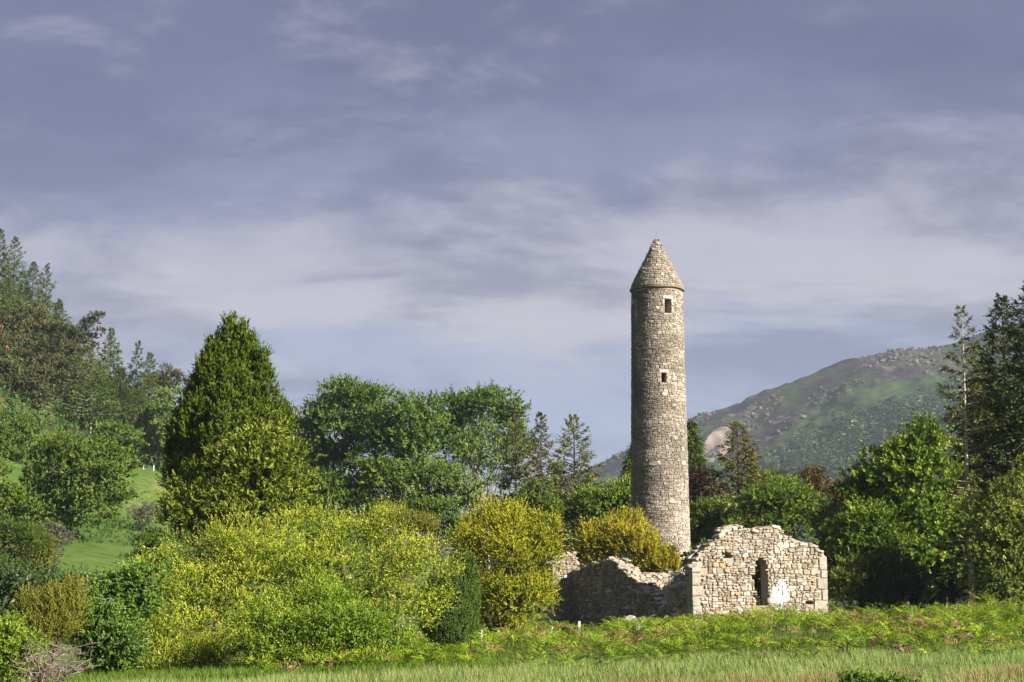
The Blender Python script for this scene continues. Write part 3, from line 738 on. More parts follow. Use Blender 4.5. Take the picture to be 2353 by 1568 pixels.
    prof = [(r_top - .9, H - .02), (r_top + .02, H - .02), (re, H + .05), (re + .02, H + .16), (r_top + .0, H + .20)]
    an = np.arange(nseg) * 2 * math.pi / nseg
    V = np.concatenate([np.stack([(r + .012 * np.sin(an * 9 + k)) * np.cos(an), (r + .012 * np.sin(an * 7)) * np.sin(an), 0 * an + z + .02 * np.sin(an * 5)], 1) for k, (r, z) in enumerate(prof)])
    q = []
    for k in range(len(prof) - 1):
        for i in range(nseg): j = (i + 1) % nseg; q.append([k * nseg + i, k * nseg + j, (k + 1) * nseg + j, (k + 1) * nseg + i])
    make_mesh('eave_course', V, q, mat=M_TOWER, parent=root, tint=np.full(len(q), .32))
    cone_r = lambda z: np.interp(z / hc, [0, .25, .5, .75, 1], [re - .04, re * .765, re * .52, re * .27, .07])
    def mpc(u, z, d):
        a = face + np.asarray(u) / RR; r = cone_r(np.clip(z, 0, hc)) + d * .85
        return np.stack([gx_ + r * np.cos(a), gy_ + r * np.sin(a), z_e + .18 + np.asarray(z) + d * .5], -1)
    zz = np.linspace(0, hc, 9); uu = (np.arange(73) / 72 * 2 * math.pi - math.pi) * RR; U2, Z2 = np.meshgrid(uu, zz)
    Vc = mpc(U2, Z2, -.03).reshape(-1, 3); qc = [[j * 73 + i, j * 73 + i + 1, (j + 1) * 73 + i + 1, (j + 1) * 73 + i] for j in range(8) for i in range(72)]
    roof = make_mesh('roof', Vc - base, qc, mat=M_MORTAR, parent=root)
    Qd = []; z = .02; k = 0
    while z < hc - .25:
        h = rng.uniform(.14, .22); r = float(cone_r(z)); n = max(5, int(2 * math.pi * r / rng.uniform(.34, .5)))
        e = np.sort((np.arange(n) + rng.uniform(-.28, .28, n)) / n) * 2 * math.pi * RR - math.pi * RR; e = np.append(e, e[0] + 2 * math.pi * RR)
        for i in range(n):
            if abs((e[i] + e[i + 1]) / 2) < 2.0 * RR: 
                s = rng.normal(0, .015, 4); Qd.append([(e[i], z + s[0]), (e[i + 1], z + s[1]), (e[i + 1], z + h + s[2]), (e[i], z + h + s[3])])
        z += h
    Qd = np.array(Qd); cC = Qd.mean(1)
    SV = stones_from_quads(rng, Qd, mpc, depth=.2, proud=(.01, .06), gap=.014)
    t = np.clip(.42 + rng.normal(0, .15, len(Qd)) + (fbm(cC[:, 0] / 2, cC[:, 1], 8, 3) - .5) * .5, 0, .93)
    rv = cone_r(cC[:, 1]); stones_to_objects('stone', SV, t, M_TOWER, roof, 70, rv * np.ptp(Qd[:, :, 0], axis=1) * np.ptp(Qd[:, :, 1], axis=1) * (np.abs(cC[:, 0]) < 1.3 * RR), 'small_masonry', base, True)
    cap = [(0.0, .42), (.06, .40), (.14, .26), (.28, .02), (.31, -.05)]
    an = np.arange(16) * 2 * math.pi / 16; V = np.concatenate([np.stack([r * np.cos(an), r * np.sin(an), 0 * an + z_ap - zb + .05 + z - .32], 1) for r, z in cap])
    q = [[k * 16 + i, k * 16 + (i + 1) % 16, (k + 1) * 16 + (i + 1) % 16, (k + 1) * 16 + i] for k in range(4) for i in range(16)]
    make_mesh('capstone', V, q, mat=M_TOWER, parent=root, tint=np.full(64, .8), smooth=True)
    t1 = Tubes(5); t1.add(np.array([[0, 0, z_ap - zb - .2], [0, 0, z_ap - zb + .5], [0, 0, z_ap - zb + 1.0]]), [.012, .009, .006]); t1.build('lightning_rod', M_IRON, root)
    t2 = Tubes(5); uc = -1.05 * RR
    pts = [mpc(uc * .98, zc, .10) for zc in np.linspace(hc - .2, 0, 10)] + [mp(uc, H, .26)] + [mp(uc, zc, .085) for zc in np.linspace(H - .4, 1, 12)]
    t2.add(np.array(pts) - base, .018); t2.build('lightning_cable', M_IRON, root)
build_tower()

# ------------------------------------------------------------------ ruined church
def build_church():
    rng = np.random.default_rng(77)
    RT = R(25); Ux = np.array([math.cos(RT), math.sin(RT), 0]); Nf = np.array([math.sin(RT), -math.cos(RT), 0])   # front wall along Ux, facing Nf
    Vx = -Nf; Ns = -Ux                                                 # side wall runs back along Vx, faces Ns
    O = at(1593, 1425, 95.0); zb = float(ground(O[0], O[1])) - .15; O = np.array([O[0], O[1], zb])
    root = empty('ruined_church', O, 'roofless rubble stone church with sunlit gable and tall window gap', 'ruin')
    cam0 = np.array([0, 0, CAM_Z])
    def on_plane(px, py, P0, n, U):
        d = ray(px, py); s = ((P0 - cam0) @ n) / (d @ n); p = cam0 + d * s; return (p - P0) @ U, p[2] - zb
    def wall(name, P0, U, n, top, length, T, seed, holes=(), singles=60, dark=0., back=True, tint_m=.5, p_big=.16, pair=(.22, .38), special=(), u_start=0., quoin_l=(), quoin_r=(), cap_step=.34, depth=.34, cap_tint=.62):
        rw = np.random.default_rng(seed)
        mp = lambda u, z, d: P0 + np.asarray(u)[..., None] * U + np.asarray(z)[..., None] * np.array([0, 0, 1.]) + np.asarray(d)[..., None] * n
        tu = np.array([a for a, b in top]); tz = np.array([b for a, b in top]); topf = lambda u: np.interp(u, tu, tz) + (vnoise(np.asarray(u) * 2.3, np.asarray(u) * 0 + seed, seed) - .5) * .22
        def in_hole(u, z):
            r = np.zeros(np.shape(u), bool)
            for h in holes: r |= (z > h['z0']) & (z < h['z1']) & (u > np.interp(z, h['zs'], h['l'])) & (u < np.interp(z, h['zs'], h['r']))
            return r
        # core
        ue = sorted(set(list(np.arange(u_start, length, .22)) + [length] + [x for h in holes for x in (min(h['l']), max(h['r']))]))
        cells = []
        for a, b in zip(ue[:-1], ue[1:]):
            if b - a < .01: continue
            c = (a + b) / 2; zt = min(topf(a), topf(b), topf(c)) - .14; segs = [(-.6, zt)]
            for h in holes:
                if c > min(h['l']) - .2 and c < max(h['r']) + .2:
                    zz = np.linspace(h['z0'], h['z1'], 60); ins = (c > np.interp(zz, h['zs'], h['l']) - .2) & (c < np.interp(zz, h['zs'], h['r']) + .2)
                    if ins.any(): lo, hi = zz[ins].min(), zz[ins].max(); segs = [(-.6, lo), (hi, zt)]
            cells += [(a, b, z0, z1, -T + .05, -.05) for z0, z1 in segs if z1 > z0 + .02]
        Vc, Qc = box_mesh_cells(cells, mp); w = make_mesh(name, Vc - O, Qc, mat=M_MORTAR, parent=root)
        zmax = tz.max() + .3
        def face(mpf, single, sd):
            Qd = rubble(rw, u_start, length, -.1, zmax, pair=pair, p_big=p_big, wide=(.16, .52), big=(.24, .5), wob=.06, seed=sd)
            c = Qd.mean(1); tt = topf(c[:, 0]) + (vnoise(c[:, 0] * 3, c[:, 1] * 3, sd) - .5) * .12
            keep = (Qd[:, :, 1].max(1) < tt + .07) & (Qd[:, :, 0].min(1) > u_start - .05) & (Qd[:, :, 0].max(1) < length + .05)
            for z0, z1, ql in quoin_l: keep &= ~((c[:, 1] > z0 - .03) & (c[:, 1] < z1 + .03) & (Qd[:, :, 0].min(1) < u_start + ql - .05))
            for z0, z1, ql in quoin_r: keep &= ~((c[:, 1] > z0 - .03) & (c[:, 1] < z1 + .03) & (Qd[:, :, 0].max(1) > length - ql + .05))
            inh = in_hole(c[:, 0], c[:, 1])
            for k in range(4): inh |= in_hole(Qd[:, k, 0] * .75 + c[:, 0] * .25, Qd[:, k, 1] * .75 + c[:, 1] * .25)
            keep &= ~inh
            Qd = Qd[keep]; c = c[keep]
            SV = stones_from_quads(rw, Qd, mpf, depth=depth, proud=(.0, .075), gap=.015)
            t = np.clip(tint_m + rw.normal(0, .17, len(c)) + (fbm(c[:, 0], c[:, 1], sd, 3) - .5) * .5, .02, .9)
            t[rw.random(len(t)) < .05] = .92; t[rw.random(len(t)) < .022] = .965
            for (su, sz, stt) in special: t[np.hypot(c[:, 0] - su, c[:, 1] - sz).argmin()] = stt
            stones_to_objects('stone', SV, t, M_CHURCH, w, single, np.ptp(Qd[:, :, 0], axis=1) * np.ptp(Qd[:, :, 1], axis=1), 'small_rubble', O, True)
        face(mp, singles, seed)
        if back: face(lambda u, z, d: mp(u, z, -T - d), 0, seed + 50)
        # loose stones along the broken top
        Vs, ts = [], []; u = u_start + .1
        while u < length - .05:
            for dd in np.arange(-.12, -T, -.3):
                a = rw.normal(0, .25); sl = math.atan2(topf(u + .15) - topf(u - .15), .3) * .55
                e1 = U * math.cos(a) + n * math.sin(a); e2 = -U * math.sin(a) + n * math.cos(a)
                e1 = unit(e1 + np.array([0, 0, math.tan(sl) + rw.normal(0, .08)])); e3 = unit(np.cross(e1, e2)); e2 = np.cross(e3, e1)
                hz = rw.uniform(.045, .11); s = (rw.uniform(.16, .32), rw.uniform(.13, .24), hz)
                Vs.append(block_verts(rw, mp(np.array(u + rw.normal(0, .06)), np.array(topf(u) - .10 + rw.normal(0, .05)), np.array(dd + rw.normal(0, .05))), [e1, e2, e3], s, .35, .12)); ts.append(np.clip(cap_tint + rw.normal(0, .15), .1, .92))
            u += cap_step * rw.uniform(.7, 1.2)
        blocks_joined('broken_top', Vs, np.array(ts), M_CHURCH, w, O)
        return w, mp
    # --- front gable
    fp = lambda px, py: on_plane(px, py, O, Nf, Ux)
    Lf = fp(1902, 1400)[0]
    prof = [fp(*p) for p in ((1593, 1291), (1600, 1283), (1608, 1270), (1622, 1257), (1640, 1242), (1655, 1228), (1668, 1214), (1690, 1209), (1705, 1210), (1730, 1214), (1760, 1213), (1785, 1211), (1797, 1217),
                             (1806, 1232), (1822, 1240), (1838, 1246), (1853, 1247), (1856, 1254), (1870, 1254), (1873, 1263), (1884, 1263), (1888, 1272), (1898, 1274))] ; prof.append((Lf, fp(1901, 1280)[1]))
    h = [fp(*p) for p in ((1741, 1392), (1740, 1360), (1738, 1330), (1741, 1300), (1746, 1287), (1750, 1282))]; g = [fp(*p) for p in ((1763, 1392), (1764, 1360), (1762, 1330), (1758, 1300), (1755, 1287), (1752, 1282))]
    zs = [a[1] for a in h]
    win = dict(z0=zs[0], z1=zs[-1], zs=zs, l=[a[0] for a in h], r=[a[0] for a in g])
    def putlog(px, py, w=.14, hh=.14):
        u, z = fp(px, py); return dict(z0=z - hh, z1=z + hh, zs=[z - hh, z + hh], l=[u - w] * 2, r=[u + w] * 2)
    qz = lambda ys, col: [fp(col, y)[1] for y in ys]
    qyl = [1290, 1318, 1346, 1369, 1391, 1426, 1462]; qyr = [1279, 1308, 1328, 1354, 1381, 1404, 1424, 1470]
    zl = qz([1291, 1316, 1346, 1370, 1393, 1429], 1600)[::1] + [-.4]; zr = qz([1279, 1310, 1328, 1355, 1380, 1402, 1424], 1895) + [-.4]
    wl = [.62, .48, .68, .5, .62, .45]; wr = [.55, .42, .7, .38, .95, .62, .8]
    ql = [(zl[i + 1], zl[i], wl[i]) for i in range(6)]; qr = [(zr[i + 1], zr[i], wr[i]) for i in range(7)]
    sp = [(*fp(px, py), t) for px, py, t in ((1611, 1326, .97), (1684, 1340, 1.0), (1822, 1283, .97), (1816, 1306, .965), (1858, 1306, .965), (1626, 1424, .972))]
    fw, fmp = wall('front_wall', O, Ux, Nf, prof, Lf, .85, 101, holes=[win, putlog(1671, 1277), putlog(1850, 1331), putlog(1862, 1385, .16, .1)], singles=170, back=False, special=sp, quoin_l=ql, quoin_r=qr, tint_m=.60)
    I3 = np.array([Ux, Nf, [0, 0, 1.]])
    for i, (z0, z1, w_) in enumerate(ql):
        sdp = [.42, .55, .36, .6, .42, .6][i]
        c = O + Ux * (w_ / 2 - .03) + np.array([0, 0, (z0 + z1) / 2]) - Nf * (sdp / 2 - .03)
        block_obj('quoin', rng, c, I3, (w_ / 2, sdp / 2, (z1 - z0) / 2 - .012), M_QUOIN, fw, rng.uniform(.2, 1), O, .10, .025)
    for i, (z0, z1, w_) in enumerate(qr):
        c = O + Ux * (Lf - w_ / 2 + .03) + np.array([0, 0, (z0 + z1) / 2]) - Nf * .27
        block_obj('quoin', rng, c, I3, (w_ / 2, .30, (z1 - z0) / 2 - .012), M_QUOIN, fw, rng.uniform(.3, 1), O, .10, .025)
    # projecting plinth course
    zp = fp(1700, 1411)[1]; u = .75
    while u < Lf - .8:
        w_ = rng.uniform(.7, 1.5); block_obj('plinth_slab', rng, O + Ux * (u + w_ / 2) + Nf * .02 + np.array([0, 0, zp]), I3, (w_ / 2 - .01, .12, .05), M_CHURCH, fw, rng.uniform(.5, .85), O, .3, .04); u += w_
    # dry grass tufts on the wall belong to nothing solid: left to the bracken below
    # --- side wall with its breach
    S0 = O - Nf * .0; Ls = 15.0
    spn = lambda px, py: on_plane(px, py, S0, Ns, Vx)
    P0s = O + Vx * 0.0
    top = sorted([spn(*p) for p in ((1592, 1292), (1584, 1300), (1577, 1325), (1571, 1352), (1563, 1380), (1554, 1399), (1535, 1398), (1517, 1393), (1505, 1372), (1492, 1358), (1478, 1346), (1464, 1334), (1450, 1318), (1437, 1305), (1424, 1296), (1412, 1288), (1395, 1284), (1375, 1290), (1350, 1300), (1330, 1308), (1316, 1312))])
    top = [(a, max(b, .3)) for a, b in top]; Ls = top[-1][0] + .1
    sw, smp = wall('side_wall', P0s, Vx, Ns, top, Ls, .95, 202, singles=110, back=False, tint_m=.36, p_big=.24, u_start=.35, depth=.3, cap_tint=.72, cap_step=.30)  # darker face, paler top stones: shade and sun put into the stone tint
    # big stones seen in the side wall
    # leaning jamb slabs in the breach
    for (px, py, hw, hl, tilt) in ((1527, 1372, .17, .62, .30), (1541, 1367, .17, .55, .26)):
        uu, zz = spn(px, py); ctr = smp(np.array(uu), np.array(zz), np.array(-.25))
        up = unit(np.array([-math.sin(tilt), 0, math.cos(tilt)])); e1 = unit(np.array([.93, -.35, 0])); e1 = unit(e1 - up * (e1 @ up)); e3 = np.cross(e1, up)
        block_obj('leaning_slab', rng, ctr, [e1, up, e3], (hw, hl, .12), M_CHURCH, sw, .8, O, .2, .05)
    uu, zz = spn(1548, 1345); block_obj('leaning_slab', rng, smp(np.array(uu), np.array(zz), np.array(-.3)), [unit(Ux + [0, 0, .35]), Vx, unit([-.3, 0, 1.])], (.5, .4, .09), M_CHURCH, sw, .75, O, .2, .06)
    # --- projecting end wall on the left
    E0 = O + Vx * Ls + Ns * 1.35
    ep = lambda px, py: on_plane(px, py, E0, Nf, Ux)
    et = [(0, ep(1300, 1290)[1]), (.35, ep(1300, 1275)[1]), (1.0, ep(1310, 1271)[1]), (1.55, ep(1330, 1273)[1]), (1.75, ep(1334, 1292)[1]), (2.0, ep(1338, 1304)[1])]
    wall('end_wall', E0, Ux, Nf, et, 1.95, .9, 303, singles=16, back=False, tint_m=.5, p_big=.3)
    # --- back wall and the stump of the far side wall
    B0 = O + Vx * (Ls + .2) + Ux * .5
    bp_ = lambda px, py: on_plane(px, py, B0, Nf, Ux)
    bt = sorted([bp_(*p) for p in ((1330, 1312), (1420, 1318), (1480, 1322), (1500, 1319), (1520, 1321), (1537, 1318), (1552, 1316), (1570, 1320), (1590, 1330), (1640, 1352), (1680, 1375))])
    wall('back_wall', B0, Ux, Nf, bt, bt[-1][0], .85, 404, singles=14, tint_m=.48, u_start=max(1.0, bt[0][0]))
    F0 = O + Ux * (Lf - .02) + Vx * 1.0
    wall('far_side_wall', F0, Vx, Ux, [(0, 2.6), (1, 1.9), (2.5, 1.1), (8, .8), (11, .9)], 11., .85, 505, singles=0, tint_m=.45)
    return O
build_church()

# ------------------------------------------------------------------ leaf colours (lowest tint -> highest)
F_GOLDSHRUB = foliage('leaf_gold_green', [(0, (0.02, 0.05, 0.005)), (0.25, (0.08, 0.135, 0.01)), (0.5, (0.24, 0.3, 0.02)), (0.75, (0.43, 0.46, 0.04)), (1, (0.55, 0.53, 0.09))], .30, .45, .35)  # low stops: older leaves, deepened so that shadow is put into the colour
F_LAUREL = foliage('leaf_fresh_green', [(0, (0.0194, 0.0528, 0.0055)), (0.3, (0.0726, 0.154, 0.0099)), (0.6, (0.1997, 0.297, 0.0198)), (1, (0.3993, 0.44, 0.055))], .32, .42, .4)  # low stops deepened likewise: older leaves plus painted shadow
F_CYPRESS = foliage('leaf_cypress', [(0, (0.0201, 0.0408, 0.0041)), (0.4, (0.0504, 0.0856, 0.0062)), (0.7, (0.0952, 0.1345, 0.0082)), (1, (0.1792, 0.1874, 0.0154))], .18, .6)
F_FALSECYP = foliage('leaf_olive_fan', [(0, (0.0283, 0.0504, 0.0068)), (0.35, (0.0803, 0.116, 0.0117)), (0.65, (0.1605, 0.2017, 0.0195)), (1, (0.2831, 0.3026, 0.044))], .22, .55)
F_GOLDYEW = foliage('leaf_golden_yew', [(0, (0.0516, 0.0763, 0.0072)), (0.3, (0.1445, 0.1717, 0.012)), (0.55, (0.2786, 0.2862, 0.0168)), (0.8, (0.4334, 0.407, 0.024)), (1, (0.516, 0.4579, 0.042))], .25, .55)
F_GOLDYEW2 = foliage('leaf_golden_yew_rust', [(0, (0.0859, 0.0998, 0.0103)), (0.35, (0.2086, 0.208, 0.0182)), (0.6, (0.3436, 0.3078, 0.0233)), (0.85, (0.4662, 0.3994, 0.0323)), (1, (0.5399, 0.4494, 0.0453))], .25, .55)
F_GREENYEW = foliage('leaf_green_yew', [(0, (0.025, 0.05, 0.01)), (0.5, (0.0625, 0.1063, 0.0175)), (1, (0.125, 0.175, 0.0312))], .15, .6)
F_OLIVEYEW = foliage('leaf_olive_yew', [(0, (0.0625, 0.0813, 0.015)), (0.5, (0.1438, 0.1562, 0.0225)), (1, (0.25, 0.2313, 0.0375))], .2, .6)
F_DARKYEW = foliage('leaf_dark_yew', [(0, (.010, .018, .006)), (.5, (.022, .034, .010)), (1, (.055, .07, .018))], .12, .6)
F_ASH = foliage('leaf_ash', [(0, (0.0353, 0.072, 0.0142)), (0.4, (0.0707, 0.1244, 0.0212)), (0.7, (0.113, 0.1767, 0.0283)), (1, (0.1836, 0.2354, 0.0411))], .28)
F_ASH_PALE = foliage('leaf_ash_pale', [(0, (0.0583, 0.1013, 0.0243)), (0.5, (0.1166, 0.1755, 0.0365)), (1, (0.2187, 0.27, 0.0608))], .3)
F_OAK = foliage('leaf_oak', [(0, (0.0336, 0.0641, 0.0105)), (0.4, (0.0686, 0.1154, 0.0156)), (0.7, (0.1143, 0.1667, 0.0207)), (1, (0.198, 0.2436, 0.0312))], .25)
F_MAPLE = foliage('leaf_maple', [(0, (0.0394, 0.0757, 0.0089)), (0.4, (0.0866, 0.1452, 0.0145)), (0.7, (0.1575, 0.2273, 0.02)), (1, (0.2834, 0.3283, 0.0334))], .3)
F_THORN = foliage('leaf_thorn', [(0, (0.0336, 0.0684, 0.0112)), (0.4, (0.0738, 0.1242, 0.0167)), (0.7, (0.1274, 0.1863, 0.0224)), (1, (0.2146, 0.2608, 0.0336))], .28)
F_BEECH_BROWN = foliage('leaf_copper', [(0, (0.0513, 0.0348, 0.012)), (0.5, (0.1111, 0.0753, 0.0219)), (1, (0.1881, 0.1391, 0.0399))], .25)
F_PURPLE = foliage('leaf_purple', [(0, (0.0216, 0.0096, 0.0112)), (0.5, (0.0468, 0.0192, 0.0208)), (1, (0.0936, 0.048, 0.04))], .25)
F_SPRUCE = foliage('needle_spruce', [(0, (0.0211, 0.0374, 0.0117)), (0.4, (0.0527, 0.0761, 0.0164)), (0.7, (0.1111, 0.1229, 0.0234)), (1, (0.234, 0.1989, 0.041))], .15, .6)
F_SPRUCE_DK = foliage('needle_dark_spruce', [(0, (0.0102, 0.0221, 0.0068)), (0.4, (0.0238, 0.0408, 0.0102)), (0.7, (0.0467, 0.068, 0.0153)), (1, (0.119, 0.119, 0.0255))], .15, .6)
F_SPRUCE_RUST = foliage('needle_rusty_spruce', [(0, (0.0289, 0.0341, 0.0122)), (0.4, (0.0722, 0.0692, 0.0203)), (0.7, (0.13, 0.1171, 0.0284)), (1, (0.2119, 0.165, 0.0456))], .15, .6)
F_LARCH = foliage('needle_larch', [(0, (0.023, 0.0438, 0.0083)), (0.4, (0.046, 0.0768, 0.0125)), (0.7, (0.0691, 0.106, 0.0173)), (1, (0.1152, 0.1462, 0.0278))], .25, .6)
F_PINE = foliage('needle_pine', [(0, (0.024, 0.0376, 0.0151)), (0.4, (0.0491, 0.0642, 0.0228)), (0.7, (0.0926, 0.0885, 0.0303)), (1, (0.1526, 0.1216, 0.0427))], .15, .6)
F_BIRCH = foliage('leaf_willow', [(0, (0.0625, 0.0938, 0.0175)), (0.4, (0.125, 0.1688, 0.025)), (0.7, (0.2063, 0.2438, 0.04)), (1, (0.3125, 0.325, 0.075))], .32)
F_RHODO = foliage('leaf_rhododendron', [(0, (0.0252, 0.049, 0.0168)), (0.5, (0.056, 0.098, 0.0308)), (1, (0.126, 0.182, 0.07))], .15, .35, .5)
F_ELDER = foliage('leaf_elder', [(0, (0.0469, 0.0938, 0.0156)), (0.5, (0.0938, 0.1719, 0.025)), (1, (0.2031, 0.2969, 0.0469))], .28)
F_FRESH = foliage('leaf_light_green', [(0, (0.075, 0.1375, 0.015)), (0.5, (0.175, 0.2625, 0.025)), (1, (0.35, 0.425, 0.0625))], .32)
F_FLOWER = foliage('petal_white', [(0, (.6, .6, .5)), (1, (.8, .8, .72))], .2)
F_HAWGREY = foliage('leaf_grey_thorn', [(0, (.05, .055, .04)), (.5, (.10, .10, .075)), (1, (.20, .19, .15))], .2)
F_BRACKEN = foliage('frond_bracken', [(0, (0.0461, 0.0942, 0.0076)), (0.35, (0.1119, 0.1884, 0.0115)), (0.65, (0.1973, 0.2825, 0.0172)), (0.9, (0.3157, 0.3642, 0.0306)), (1, (0.3947, 0.3767, 0.0574))], .32)
F_DEADFERN = foliage('frond_dead', [(0, (.12, .065, .035)), (.5, (.21, .125, .07)), (1, (.32, .21, .13))], .2)
F_GRASS = foliage('blade_grass', [(0, (0.0788, 0.1313, 0.0315)), (0.35, (0.1313, 0.1943, 0.0473)), (0.6, (0.189, 0.2467, 0.0735)), (0.85, (0.273, 0.294, 0.1155)), (1, (0.378, 0.3465, 0.1785))], .3)
F_DRY = foliage('blade_dry', [(0, (0.1084, 0.0708, 0.0298)), (0.4, (0.1951, 0.1499, 0.0595)), (0.75, (0.2746, 0.2332, 0.1105)), (1, (0.3323, 0.3082, 0.17))], .25)
F_FOREST = foliage('needle_plantation', [(0, (0.027, 0.0525, 0.024)), (0.4, (0.0525, 0.09, 0.036)), (0.75, (0.105, 0.15, 0.0525)), (1, (0.195, 0.225, 0.075))], .1, .7)
F_WEED = foliage('leaf_weed', [(0, (.02, .055, .010)), (.5, (.045, .10, .016)), (1, (.08, .15, .025))], .25)

# ------------------------------------------------------------------ near and middle shrubs
broadleaf('golden_shrub', 'huge rounded yellow-green shrub spreading across the left foreground', 'shrub',
          [(640, 1360, 300, 150), (440, 1420, 190, 110, -2), (300, 1440, 120, 105, -1), (820, 1310, 200, 120, 1), (960, 1330, 110, 90), (700, 1270, 150, 85, 2), (500, 1330, 150, 105), (350, 1505, 140, 70, -3), (960, 1400, 60, 60), (760, 1210, 70, 40, 3), (420, 1540, 150, 40, -3), (560, 1520, 120, 50, -3), (300, 1540, 90, 40, -3), (560, 1345, 120, 85, -1)],
          66, F_GOLDSHRUB, 1, clumps=1450, clump_r=.49, flatz=.75, shoots=12, k=11, lL=.105, lW=.042, trunk_r=.12, shell=.35, low=.75, up=.4, tip=.62, inner=1.0, sl=.95, spread=.8, limbs=14, deep=.55, tspread=.15, sub=8, subsize=(.2, .34), subrad=.88, nout=.5, upb=.35, body=.82)
broadleaf('green_shrub', 'bright green leafy bush in front of the big yellow-green shrub', 'shrub',
          [(720, 1440, 175, 100), (800, 1470, 130, 85, -1), (640, 1490, 120, 60, -1), (860, 1480, 75, 70), (760, 1390, 90, 50)],
          60, F_LAUREL, 2, clumps=560, clump_r=.40, flatz=.8, shoots=11, k=10, lL=.105, lW=.042, trunk_r=.08, shell=.35, low=.75, sub=9, up=.5, tip=.58, inner=.8, sl=.95, spread=.7, deep=.5, subsize=(.24, .38), subrad=.88, nout=.45, upb=.35, body=.74)
plumes('upright_yew', 'dense dark green upright yew beside the big yellow-green shrub', 'shrub', [(1035, 1390, 72, 85), (1000, 1410, 50, 70), (1075, 1370, 34, 100), (1040, 1455, 70, 55)], 73, F_GREENYEW, 3, n=2900, ln=.36, k=8, lL=.11, lW=.04, up=1.4, upright=.4, shell=.12, lump=.06, lump_s=.5, inner=1., spread=.25, tip=.2, low=.9)
plumes('golden_yew', 'large golden yew at the left end of the ruined church', 'shrub', [(1165, 1290, 125, 120), (1120, 1230, 80, 80, 1), (1165, 1205, 70, 62, 1), (1235, 1290, 75, 100), (1190, 1380, 105, 70, -1), (1085, 1300, 60, 100), (1150, 1400, 90, 60)], 82, F_GOLDYEW, 4,
       n=3900, ln=.55, k=11, lL=.17, lW=.052, up=.55, shell=.30, lump=.05, lump_s=1.3, tip=.35, spread=.4, curve=.25, inner=.6, deep=.8, low=.7, sub=10, subsize=(.22, .34), body=.86)
plumes('golden_yew', 'rusty golden yew growing between the church and the round tower', 'shrub', [(1440, 1275, 100, 75), (1425, 1228, 50, 40), (1380, 1255, 58, 50), (1520, 1310, 55, 45), (1475, 1240, 18, 42), (1505, 1268, 16, 42), (1535, 1290, 14, 35), (1350, 1285, 40, 45)], 121, F_GOLDYEW2, 5,
       n=3200, ln=.85, k=11, lL=.25, lW=.075, up=1.0, shell=.3, lump=.04, lump_s=1.5, tip=.35, spread=.3, curve=.15, inner=.6, deep=.6, low=.5, sub=10, subsize=(.22, .34), subflat=1.4, body=.85)
plumes('olive_yew', 'low olive green yew seen over the yellow-green shrub', 'shrub', [(900, 1215, 60, 50), (960, 1222, 50, 38), (860, 1225, 35, 42)], 105, F_OLIVEYEW, 6, n=1300, ln=.7, k=12, lL=.18, lW=.055, up=.8, shell=.2, lump=.12, tip=.25, inner=.8)
plumes('golden_yew', 'slim golden yew spires before the tower foot', 'shrub', [(1470, 1245, 10, 38), (1502, 1272, 11, 36), (1530, 1292, 10, 30), (1556, 1302, 8, 24)], 119, F_GOLDYEW2, 23, n=420, ln=.7, k=13, lL=.22, lW=.07, up=1.6, shell=.5, lump=.0, tip=.35, spread=.2, inner=.4, low=.7, stems=1, stem_r=.03, tint=.6)
# tall cypress and the fan-branched tree before it
plumes('tall_cypress', 'tall dense cone-shaped green cypress left of centre', 'tree',
       [(535, 1130, 165, 150), (525, 1030, 138, 170), (528, 930, 100, 160), (535, 850, 66, 108), (533, 795, 36, 62), (640, 1120, 88, 95), (450, 1120, 72, 110), (600, 1000, 85, 110), (455, 1000, 62, 110), (480, 900, 45, 80), (590, 880, 48, 80), (660, 1180, 75, 40), (430, 1190, 60, 60), (410, 1060, 38, 120), (500, 830, 34, 60), (565, 820, 34, 62)],
       92, F_CYPRESS, 7, n=8200, ln=.62, k=9, lL=.30, lW=.105, up=1.25, upright=.2, shell=.10, lump=.05, lump_s=1.0, spread=.28, tip=.28, inner=.9, low=.6, deep=.85, stems=3, tspread=.10, sub=30, subsize=(.15, .23), subflat=1.4)
broadleaf('fan_leaved_tree', 'olive yellow spreading evergreen in front of the tall cypress', 'tree',
          [(590, 1010, 62, 55), (560, 1080, 100, 45), (620, 1130, 100, 60), (500, 1160, 105, 50), (600, 1190, 110, 40), (640, 1050, 60, 60), (450, 1200, 60, 35)],
          86.5, F_FALSECYP, 8, clumps=330, clump_r=.95, flatz=.38, shoots=12, k=9, lL=.26, lW=.10, trunk_r=.22, shell=.35, up=.45, tip=.5, inner=.25, sl=.7, deep=.45, limbs=16, low=.6, body=.8)
# left foreground
broadleaf('elder_bush', 'dark elder bush dotted with white flower heads at lower left', 'shrub', [(265, 1400, 75, 80), (225, 1460, 75, 80, -1), (310, 1360, 55, 50), (250, 1500, 90, 60, -1)], 62, F_ELDER, 9, body=.85, clumps=260, clump_r=.5, flatz=.6, shoots=10, k=8, lL=.17, lW=.08, trunk_r=.07, shell=.25, low=.6, inner=1, deep=.6)
plumes('bushy_yew', 'golden-tipped bushy yew at the lower left', 'shrub', [(125, 1420, 62, 75), (100, 1450, 70, 60), (60, 1420, 38, 62), (165, 1400, 38, 70)], 58, F_OLIVEYEW, 10, n=1600, ln=.45, k=12, lL=.10, lW=.035, up=1.1, shell=.25, lump=.16, lump_s=.55, tip=.4, inner=.9, low=.6, spread=.3, tint=.55)
broadleaf('light_bush', 'pale fresh green bush cut by the lower left corner', 'shrub', [(25, 1500, 58, 65), (60, 1520, 45, 50), (-30, 1520, 60, 70)], 50, F_FRESH, 11, clumps=110, clump_r=.45, shoots=11, k=9, lL=.12, lW=.055, trunk_r=.06, shell=.25, low=.6, inner=1.2, deep=.7, up=.5)
